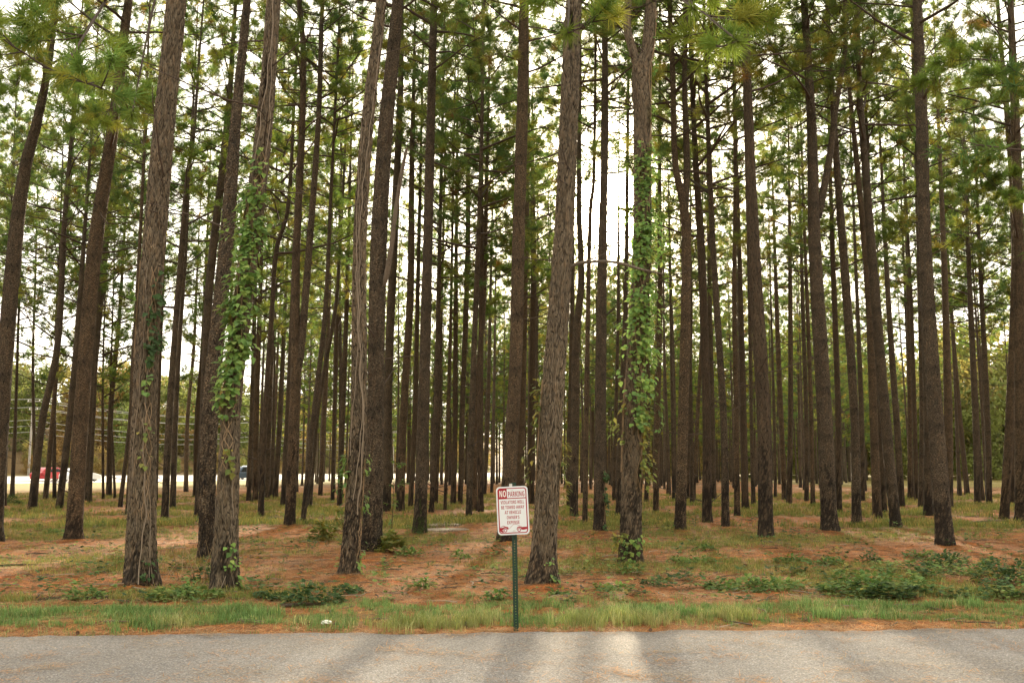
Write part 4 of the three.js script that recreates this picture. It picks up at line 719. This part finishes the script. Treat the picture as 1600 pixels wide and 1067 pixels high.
vine('vine_fork', 'leafy vine hanging all down the forked pine, yellowing lower down', 73, [[3.2, 5.5, 0.35, 1.5, 1150, 0.34, 0.08, 'g'], [5.2, 6.9, 0.2, 1.2, 430, 0.12, 0.075, 'g'], [6.6, 9.2, 1.2, 0.45, 110, 0.05, 0.07, 'g'], [2.2, 3.4, 0.6, 1.4, 330, 0.36, 0.085, 'g'], [1.1, 2.5, 0.95, 0.6, 170, 0.32, 0.085, 'y'], [1.4, 2.9, -1.2, 0.5, 48, 0.3, 0.09, 'y'], [0.0, 0.35, 0.0, 1.4, 50, 0.08, 0.07, 'g']]);
vine('sign_big', 'yellow-green leaves hanging down both sides of the big leaning pine', 74, [[1.25, 2.6, -1.45, 0.25, 95, 0.2, 0.085, 'y'], [1.0, 1.95, 1.5, 0.3, 70, 0.13, 0.08, 'y'], [0.0, 0.3, 0.4, 0.9, 14, 0.03, 0.06, 'g']]);
vine('rope_vine', 'green ivy on the left edge of the rope-vine pine above its foot', 75, [[0.95, 1.85, -1.45, 0.4, 95, 0.13, 0.07, 'g'], [0.9, 1.55, 1.45, 0.35, 45, 0.1, 0.065, 'g'], [0.1, 0.75, 1.1, 0.4, 30, 0.04, 0.06, 'g']]);
vine('sun', 'dark ivy on the lower right of the slim sunward pine', 76, [[0.05, 1.35, 0.9, 0.5, 120, 0.05, 0.08, 'd']]);
function rope(key, label, seed, strands) {
  const t = thing('vine', label, 'vine', null, [trees[key].x, trees[key].y0, trees[key].z]), org = V(trees[key].x, trees[key].y0, trees[key].z), r = mulberry(seed);
  for (const [y0, y1, a, sw, rad] of strands) { const b = new MB(), pts = []; const n = Math.ceil((y1 - y0) * 4.5); for (let i = 0; i <= n; i++) { const y = lerp(y0, y1, i / n), an = a + sw * Math.sin(i * 0.24 + a * 3) + 0.3 * sw * n2(i * 0.5, seed + a * 7) + R(r, -0.14, 0.14), c = axisAt(key, y).sub(org), q = radAt(key, y) * (y < 0.1 ? 1.35 : 1.06) + rad; pts.push(V(c.x + Math.sin(an) * q, c.y, c.z + Math.cos(an) * q)); } const k = n * 5, p = smooth(pts, k); b.tube(p, p.map((_, i) => rad * lerp(1, 0.6, i / k)), 6, [1, 1, 1]); part('stem', b.geo(), M.vinewood, t); }
}
rope('rope_vine', 'pale ropy vine stems twisting up the slim grey pine', 77, [[0.8, 7.8, 0.35, 0.45, 0.009], [1.0, 6.4, 0.05, 0.5, 0.007], [1.6, 7.0, -0.35, 0.5, 0.006], [1.2, 4.6, 0.6, 0.35, 0.006]]);
rope('vine_root', 'pale vine roots snaking up the front of the thick left pine', 78, [[0.0, 2.1, 0.1, 0.35, 0.009], [0.02, 3.0, 0.7, 0.3, 0.005], [0.0, 1.3, 0.45, 0.5, 0.006], [1.2, 4.2, -0.3, 0.4, 0.004]]);
rope('creeper', 'thin pale vine stems netting the lower trunk of the creeper pine', 79, [[0.0, 1.7, 0.1, 0.6, 0.005], [0.0, 1.2, 0.6, 0.4, 0.004], [5.3, 7.6, -0.2, 0.5, 0.006], [5.2, 7.6, 0.5, 0.4, 0.005]]);
rope('sign_big', 'fine dry vine stems clinging to the big leaning pine', 80, [[0.0, 3.6, 0.3, 0.7, 0.004], [0.3, 4.2, -0.4, 0.6, 0.004]]);

// ---------------------------------------------------------------- the sign
{
  const W = 0.305, H = 0.457, cv = document.createElement('canvas'), S = 4; cv.width = 305 * S; cv.height = 457 * S; const c = cv.getContext('2d'); c.scale(S, S);
  const red = '#a01428', white = '#e6eaee'; c.fillStyle = white; c.fillRect(0, 0, 305, 457);
  const rr = (x, y, w, h, q) => { c.beginPath(); c.roundRect(x, y, w, h, q); };
  c.fillStyle = red; rr(13, 13, 279, 431, 28); c.fill(); c.fillStyle = white; rr(23, 22, 259, 413, 20); c.fill();
  c.fillStyle = red; c.beginPath(); c.roundRect(17, 17, 86, 97, [24, 0, 0, 0]); c.fill(); c.fillRect(18, 108, 268, 9);
  c.textBaseline = 'alphabetic'; c.textAlign = 'center';
  const text = (s, x, y, size, width, col, bold = true) => { c.font = (bold ? 'bold ' : '') + size + 'px sans-serif'; c.fillStyle = col; const w = c.measureText(s).width; c.save(); c.translate(x, y); c.scale(width / w, 1); c.fillText(s, 0, 0); c.restore(); };
  text('NO', 62, 97, 86, 70, '#f4f2ee'); text('PARKING', 193, 96, 66, 164, red);
  ['VIOLATORS WILL', 'BE TOWED AWAY', 'AT VEHICLE', "OWNER'S", 'EXPENSE'].forEach((s, k) => text(s, 153, 164 + k * 48, 44, [226, 224, 158, 124, 122][k], red));
  // tow picture: a red car front and rear hoisted either side of a pale tow truck outline
  c.fillStyle = red; c.beginPath(); c.moveTo(23, 392); c.lineTo(34, 376); c.lineTo(58, 368); c.lineTo(76, 378); c.lineTo(98, 382); c.lineTo(106, 394); c.lineTo(104, 404); c.lineTo(23, 412); c.fill(); c.beginPath(); c.moveTo(23, 404); c.lineTo(60, 420); c.lineTo(62, 432); c.lineTo(40, 432); c.lineTo(23, 418); c.fill();
  c.fillStyle = white; c.beginPath(); c.moveTo(30, 390); c.lineTo(38, 379); c.lineTo(56, 373); c.lineTo(70, 381); c.fill();
  c.fillStyle = red; c.beginPath(); c.moveTo(180, 410); c.lineTo(188, 388); c.lineTo(206, 380); c.lineTo(232, 388); c.lineTo(283, 386); c.lineTo(283, 408); c.lineTo(250, 414); c.fill();
  for (const x of [74, 206]) { c.fillStyle = white; c.beginPath(); c.arc(x, 414, 21, 0, 7); c.fill(); c.fillStyle = red; c.beginPath(); c.arc(x, 414, 17, 0, 7); c.fill(); c.fillStyle = white; c.beginPath(); c.arc(x, 414, 10, 0, 7); c.fill(); }
  c.strokeStyle = red; c.lineWidth = 2.5; c.beginPath(); c.moveTo(110, 400); c.lineTo(150, 362); c.lineTo(178, 358); c.lineTo(232, 384); c.stroke();
  const map = new THREE.CanvasTexture(cv); map.colorSpace = THREE.SRGBColorSpace;
  const t = thing('no_parking_sign', 'white and red no parking sign on a green steel post at the grass edge', 'sign', null, [0.04, gh(0.04, -9.72) - 0.02, -9.72]); t.rotation.z = 0.018;
  // plate with rounded corners
  const sh = new THREE.Shape(), q = 0.036, x0 = -W / 2, y0 = -H / 2; sh.moveTo(x0 + q, y0); sh.lineTo(x0 + W - q, y0); sh.absarc(x0 + W - q, y0 + q, q, -Math.PI / 2, 0); sh.lineTo(x0 + W, y0 + H - q); sh.absarc(x0 + W - q, y0 + H - q, q, 0, Math.PI / 2); sh.lineTo(x0 + q, y0 + H); sh.absarc(x0 + q, y0 + H - q, q, Math.PI / 2, Math.PI); sh.lineTo(x0, y0 + q); sh.absarc(x0 + q, y0 + q, q, Math.PI, Math.PI * 1.5);
  const plate = part('plate', new THREE.ExtrudeGeometry(sh, { depth: 0.0025, bevelEnabled: true, bevelSize: 0.0006, bevelThickness: 0.0006, curveSegments: 8 }), new THREE.MeshStandardMaterial({ color: new THREE.Color().setRGB(0.62, 0.62, 0.62), metalness: 0.6, roughness: 0.45 }), t);
  plate.position.set(-0.012, 1.155, 0.022); plate.rotation.z = 0.03; plate.rotation.y = -0.05;
  const fg = new THREE.ShapeGeometry(sh, 8), uv = fg.attributes.uv, ps = fg.attributes.position; for (let k = 0; k < uv.count; k++) uv.setXY(k, (ps.getX(k) + W / 2) / W, (ps.getY(k) + H / 2) / H);
  const face = part('printed_face', fg, std({ map, roughness: 0.5 }), plate); face.position.z = 0.0045;
  const bolt = (x, y) => { const m = part('bolt', new THREE.CylinderGeometry(0.008, 0.009, 0.006, 12), std({ color: 0xdedede, metalness: 0.5, roughness: 0.4 }), plate); m.rotation.x = Math.PI / 2; m.position.set(x, y, 0.0065); };
  bolt(0.004, 0.19); bolt(0.004, -0.19);
  // U-channel post with punched holes
  const green = std({ color: new THREE.Color().setRGB(0.012, 0.05, 0.032), roughness: 0.5 }), hh = 1.42, web = new THREE.Shape(); web.moveTo(-0.015, -0.3); web.lineTo(0.015, -0.3); web.lineTo(0.015, hh); web.lineTo(-0.015, hh); web.lineTo(-0.015, -0.3);
  for (let y = 0.03; y < hh - 0.01; y += 0.0254) { const h = new THREE.Path(); h.absarc(0, y, 0.0052, 0, Math.PI * 2, true); web.holes.push(h); }
  const wg = new THREE.ExtrudeGeometry(web, { depth: 0.003, bevelEnabled: false, curveSegments: 5 }), leg = (s) => { const f = new THREE.BoxGeometry(0.003, hh + 0.3, 0.018); f.rotateY(s * 0.2); f.translate(s * 0.0165, (hh - 0.3) / 2, -0.0075); return f; }, lip = (s) => { const f = new THREE.BoxGeometry(0.008, hh + 0.3, 0.003); f.translate(s * 0.0205, (hh - 0.3) / 2, -0.0165); return f; };
  part('post', mergeGeometries([wg, leg(1).toNonIndexed(), leg(-1).toNonIndexed(), lip(1).toNonIndexed(), lip(-1).toNonIndexed()]), green, t);
  const capm = part('post_top', new THREE.BoxGeometry(0.03, 0.03, 0.006), std({ color: 0xd8d8d4, metalness: 0.3, roughness: 0.5 }), t); capm.position.set(-0.028, 1.395, 0.004);
}

// ---------------------------------------------------------------- sticks, stones, litter
function stick(name, label, category, a, b, rad, mat, seed, twigs = 0) {
  const r = mulberry(seed), A = V(a[0], gh(...a) + rad * 0.8, a[1]), B = V(b[0], gh(...b) + rad * 0.6, b[1]), L = A.distanceTo(B), t = thing(name, label, category, null, A.toArray()), g = new MB(), E = B.clone().sub(A), mid = E.clone().multiplyScalar(0.5).add(V(R(r, -0.05, 0.05) * L, 0.02 * L, R(r, -0.06, 0.06) * L)), q = smooth([V(), mid, E], 14);
  g.tube(q, q.map((_, k) => rad * lerp(1, 0.55, k / 14) * (1 + 0.1 * n2(k * 0.8, seed))), 8, [1, 1, 1], 1.5); part('branch', g.geo(), mat, t);
  for (let k = 0; k < twigs; k++) { const w = new MB(), i = Math.floor(R(r, 4, 13)), e = q[i].clone().add(V(R(r, -1, 1), R(r, 0.2, 1), R(r, -1, 1)).multiplyScalar(L * 0.22)); w.tube([q[i], e], [rad * 0.4, rad * 0.15], 5, [1, 1, 1]); part('twig', w.geo(), mat, t); }
}
stick('fallen_branch', 'pale barkless stick on the straw at the foot of a clean pine', 'branch', [5.05, -20.5], [5.6, -20.1], 0.026, M.deadwood, 1);
stick('fallen_branch', 'long pale stick lying on the ground near the right picture edge', 'branch', [13.0, -28.9], [14.6, -28.3], 0.03, M.deadwood, 2);
stick('fallen_branch', 'small dark stick on the straw at the left, by the bright strip', 'branch', [-8.45, -17.6], [-8.15, -17.9], 0.018, M.barkB, 3);
stick('fallen_branch', 'dark forked stick lying behind the grass at the far left', 'branch', [-5.5, -11.7], [-5.05, -11.95], 0.014, M.barkB, 4, 2);
stick('fallen_branch', 'rotten dark branch beside the low green plant on the left', 'branch', [-5.0, -11.6], [-4.4, -11.8], 0.022, M.barkB, 5, 1);
stick('fallen_branch', 'reddish fallen branch behind the grass, right of the creeper pine', 'branch', [-2.5, -11.05], [-2.0, -11.2], 0.02, M.barkA, 6);
stick('fallen_branch', 'thin bent pale root lying at the foot of the vine-root pine', 'branch', [-4.75, -12.75], [-4.35, -12.45], 0.009, M.vinewood, 7, 1);
stick('fallen_branch', 'dark stick half buried in straw near the left picture edge', 'branch', [-7.9, -15.3], [-7.2, -15.6], 0.02, M.barkB, 8);
stick('fallen_branch', 'dark thin branch on the ground right of the vine-draped pine', 'branch', [3.3, -27.2], [4.2, -27.0], 0.025, M.barkB, 9);
stick('fallen_twig', 'tiny dark twig lying on the road at the left', 'twig', [-2.95, -8.9], [-2.88, -8.88], 0.004, M.barkB, 10);
stick('fallen_twig', 'tiny dark twig on the road edge at the right', 'twig', [2.62, -9.45], [2.72, -9.46], 0.006, M.barkB, 11);
{
  const sm = std({ map: barkAb, color: new THREE.Color().setRGB(0.5, 0.4, 0.3), bumpMap: barkAb, bumpScale: 0.01 });
  [[-1.72, -25.3, 0.62, 0.5, 'nearest flat pale stone right of the mossy-footed pine'], [-1.98, -27.1, 0.6, 0.55, 'second flat pale stone right of the mossy-footed pine'], [-2.15, -29.0, 0.7, 0.5, 'third flat pale stone right of the mossy-footed pine'], [-1.9, -31.2, 0.8, 0.55, 'farthest flat pale stone right of the mossy-footed pine']].forEach(([x, z, w, d, label], k) => {
    const r = mulberry(k + 5), sh = new THREE.Shape(); for (let i = 0; i < 11; i++) { const a = i / 11 * 6.283, q = R(r, 0.82, 1.12); sh[i ? 'lineTo' : 'moveTo'](Math.cos(a) * w * q, Math.sin(a) * d * q); }
    const g = new THREE.ExtrudeGeometry(sh, { depth: 0.05, bevelEnabled: true, bevelSize: 0.02, bevelThickness: 0.015, bevelSegments: 2 }); g.rotateX(-Math.PI / 2); const m = new THREE.Mesh(g, sm); m.name = numbered('flat_stone'); m.position.set(x, gh(x, z) - 0.02, z); scene.add(m); tag(m, label, 'stone', 'flat stones by the mossy pine');
  });
  const r = mulberry(17), g = new THREE.IcosahedronGeometry(0.04, 2), p = g.attributes.position; for (let k = 0; k < p.count; k++) { const v = V().fromBufferAttribute(p, k), q = 1 + 0.5 * n3(v.x * 40, v.y * 40, v.z * 40); p.setXYZ(k, v.x * q * 1.2, Math.max(0, v.y * q * 0.45 + 0.015), v.z * q); } g.computeVertexNormals();
  const m = new THREE.Mesh(g, std({ color: 0xf2efe8 })); m.name = 'paper_scrap'; m.position.set(-1.79, gh(-1.79, -9.85) + 0.03, -9.85); m.rotation.y = 0.4; scene.add(m); tag(m, 'crumpled white paper scrap in the grass strip', 'litter');
  // pine cones: overlapping woody scales round a short core
  const cone = () => { const b = new MB(true), q = mulberry(9); for (let k = 0; k < 60; k++) { const t = k / 60, a = k * 2.4, w = 0.022 * Math.sin(0.35 + t * 2.6), y = t * 0.075, o = V(Math.cos(a), 0.4, Math.sin(a)), s = V(-Math.sin(a), 0, Math.cos(a)); const A = V(Math.cos(a) * w * 0.3, y, Math.sin(a) * w * 0.3), T = A.clone().addScaledVector(o, w), c = [R(q, 0.8, 1.2), 0.95, 0.9]; b.tri(A, T.clone().addScaledVector(s, 0.006), T.clone().addScaledVector(s, -0.006), c); } return b.geo(); };
  const cg = cone(), cm = std({ color: new THREE.Color().setRGB(0.14, 0.085, 0.05), vertexColors: true });
  [[3.68, -16.0, 'dark pine cone on bare straw, left of a pair on the right'], [4.03, -15.5, 'dark pine cone on bare straw, right of a pair on the right'], [-3.9, -9.2, 'small pine cone on the road edge at the left'], [1.25, -9.3, 'small pine cone on the road edge near the sign']].forEach(([x, z, l], k) => { const c = new THREE.Mesh(cg, cm); c.name = numbered('pine_cone'); c.position.set(x, Math.max(gh(x, z), z > -9.5 ? 0.03 : -1) + 0.022, z); c.rotation.set(1.4, k * 1.3, 0.3); c.scale.setScalar(k < 2 ? 1.3 : 0.6); scene.add(c); tag(c, l, 'pine cone', 'pine cones'); });
}

// ---------------------------------------------------------------- highway: cars, poles, wires
function car(s, w, label, paint, suv, dir) {
  const x = HW.x + HW.dx * s + HW.nx * w, z = HW.z + HW.dz * s + HW.nz * w, t = thing('parked_car'.replace('parked_', ''), label, 'car', 'cars on the highway', [x, 0.06 + 0.03 * w, z], Math.atan2(-HW.dz, HW.dx) + (dir < 0 ? Math.PI : 0));
  const H = suv ? 1.72 : 1.45, L = 4.5, body = new THREE.Shape(); body.moveTo(-2.2, 0.3); body.lineTo(2.2, 0.3); body.quadraticCurveTo(2.28, 0.55, 2.18, 0.68); body.quadraticCurveTo(1.6, 0.86, 1.1, 0.92); body.lineTo(-1.95, 0.96); body.quadraticCurveTo(-2.25, 0.9, -2.24, 0.6); body.lineTo(-2.2, 0.3);
  const ext = (sh, wd, bev) => { const g = new THREE.ExtrudeGeometry(sh, { depth: wd - bev * 2, bevelEnabled: true, bevelSize: bev * 0.7, bevelThickness: bev, bevelSegments: 3, curveSegments: 6 }); g.translate(0, 0, -(wd - bev * 2) / 2); return g; };
  const pm = new THREE.MeshPhysicalMaterial({ color: new THREE.Color().setRGB(...paint), roughness: 0.35, clearcoat: 0.4, clearcoatRoughness: 0.15 }), glass = std({ color: new THREE.Color().setRGB(0.03, 0.035, 0.04), roughness: 0.08 });
  part('body', ext(body, 1.78, 0.1), pm, t);
  const cab = new THREE.Shape(); cab.moveTo(1.15, 0.9); cab.quadraticCurveTo(0.6, H - 0.06, 0.2, H); cab.lineTo(-1.1, H); cab.quadraticCurveTo(suv ? -2.0 : -1.5, H - 0.1, suv ? -2.1 : -1.9, 0.9); part('roof', ext(cab, 1.5, 0.12), pm, t);
  const win = (x0, x1, x2, x3, sgn) => { const q = new THREE.Shape(); q.moveTo(x0, 0.97); q.lineTo(x1, 0.97); q.lineTo(x2, H - 0.09); q.lineTo(x3, H - 0.09); q.lineTo(x0, 0.97); const g = new THREE.ExtrudeGeometry(q, { depth: 0.02, bevelEnabled: false }); const m = part('window', g, glass, t); m.position.z = sgn > 0 ? 0.742 : -0.762; };
  for (const sg of [1, -1]) { win(-0.25, 0.95, 0.3, -0.25, sg); win(-1.55, -0.33, -0.33, -1.15, sg); }
  for (const [wx, wz] of [[1.35, 0.8], [-1.35, 0.8], [1.35, -0.8], [-1.35, -0.8]]) { const wh = part('wheel', new THREE.TorusGeometry(0.245, 0.085, 10, 22), std({ color: 0x151515 }), t); wh.position.set(wx, 0.33, wz); const rim = part('rim', new THREE.CylinderGeometry(0.2, 0.2, 0.12, 16), std({ color: 0xb8b8b8, metalness: 0.8, roughness: 0.35 }), wh); rim.rotation.x = Math.PI / 2; }
  for (const sg of [0.6, -0.6]) { const hl = part('headlight', new THREE.SphereGeometry(0.12, 10, 8), std({ color: 0xe8e8e4, roughness: 0.15 }), t); hl.scale.set(0.6, 0.6, 1.2); hl.position.set(2.14, 0.66, sg); const tl = part('taillight', new THREE.SphereGeometry(0.12, 10, 8), std({ color: 0x8c0a0a, roughness: 0.2 }), t); tl.scale.set(0.5, 0.8, 1.1); tl.position.set(-2.18, 0.74, sg); }
}
car(12, 6, 'bright red car on the highway, leftmost vehicle', [0.4, 0.006, 0.012], false, 1);
car(13.6, 3.2, 'white car on the highway, half hidden behind the scaly pine', [0.8, 0.8, 0.78], false, 1);
car(42, 3.5, 'dark blue car on the highway seen past the creeper-wrapped pine', [0.03, 0.06, 0.1], true, -1);
car(50, 9, 'white van-like car farther along the highway', [0.75, 0.75, 0.74], true, -1);
{
  const wood = std({ map: barkAb, color: new THREE.Color().setRGB(0.55, 0.5, 0.43) }), at = (s, w = 23.2) => V(HW.x + HW.dx * s + HW.nx * w, 0, HW.z + HW.dz * s + HW.nz * w), polesAt = [-23, 23, 69, 115], top = [];
  polesAt.forEach((s, k) => {
    const p = at(s); p.y = gh(p.x, p.z); const t = thing('utility_pole', ['grey wooden utility pole beyond the left picture edge by the highway', 'grey wooden utility pole left of the red car beyond the highway', 'grey wooden utility pole beyond the highway behind the left pines', 'farthest grey wooden utility pole along the highway'][k], 'utility pole', 'poles along the highway', [p.x, p.y - 0.1, p.z], Math.atan2(-HW.dz, HW.dx));
    const g = new THREE.CylinderGeometry(0.11, 0.17, 10.6, 10, 6); g.translate(0, 5.3, 0); part('pole', g, wood, t);
    for (const [y, l] of [[10.0, 2.4], [8.9, 1.6]]) { const a = part('crossarm', new THREE.BoxGeometry(0.12, 0.12, l), wood, t); a.position.set(0.14, y, 0); for (const q of [-0.45, 0.45]) { const i = part('insulator', new THREE.CylinderGeometry(0.04, 0.06, 0.16, 8), std({ color: 0xd9d9d2, roughness: 0.3 }), a); i.position.set(0, 0.14, q * l); } }
    top.push(p);
  });
  const rows = [[10.2, 1.1], [10.2, -1.1], [9.1, 0.7], [9.1, -0.7], [7.4, 0.2], [6.6, 0.2], [5.8, 0.2]], wm = std({ color: new THREE.Color().setRGB(0.35, 0.34, 0.33), roughness: 0.4, metalness: 0.3 });
  rows.forEach(([h, o], k) => { const t = thing('power_line', `${['topmost', 'second', 'third', 'fourth', 'fifth', 'sixth', 'lowest'][k]} wire strung between the poles beyond the highway`, 'wire', 'wires along the highway'), b = new MB(); for (let j = 0; j < top.length - 1; j++) { const A = top[j].clone().add(V(HW.nx * o, h, HW.nz * o)), B = top[j + 1].clone().add(V(HW.nx * o, h, HW.nz * o)), q = []; for (let i = 0; i <= 14; i++) { const u = i / 14, p = A.clone().lerp(B, u); p.y -= 1.1 * 4 * u * (1 - u); q.push(p); } b.tube(q, q.map(() => 0.03), 5, [1, 1, 1]); } part('wire', b.geo(), wm, t); });
}

scene.traverse((o) => { if (o.isMesh) { o.castShadow = true; o.receiveShadow = true; } });
renderer.render(scene, camera);
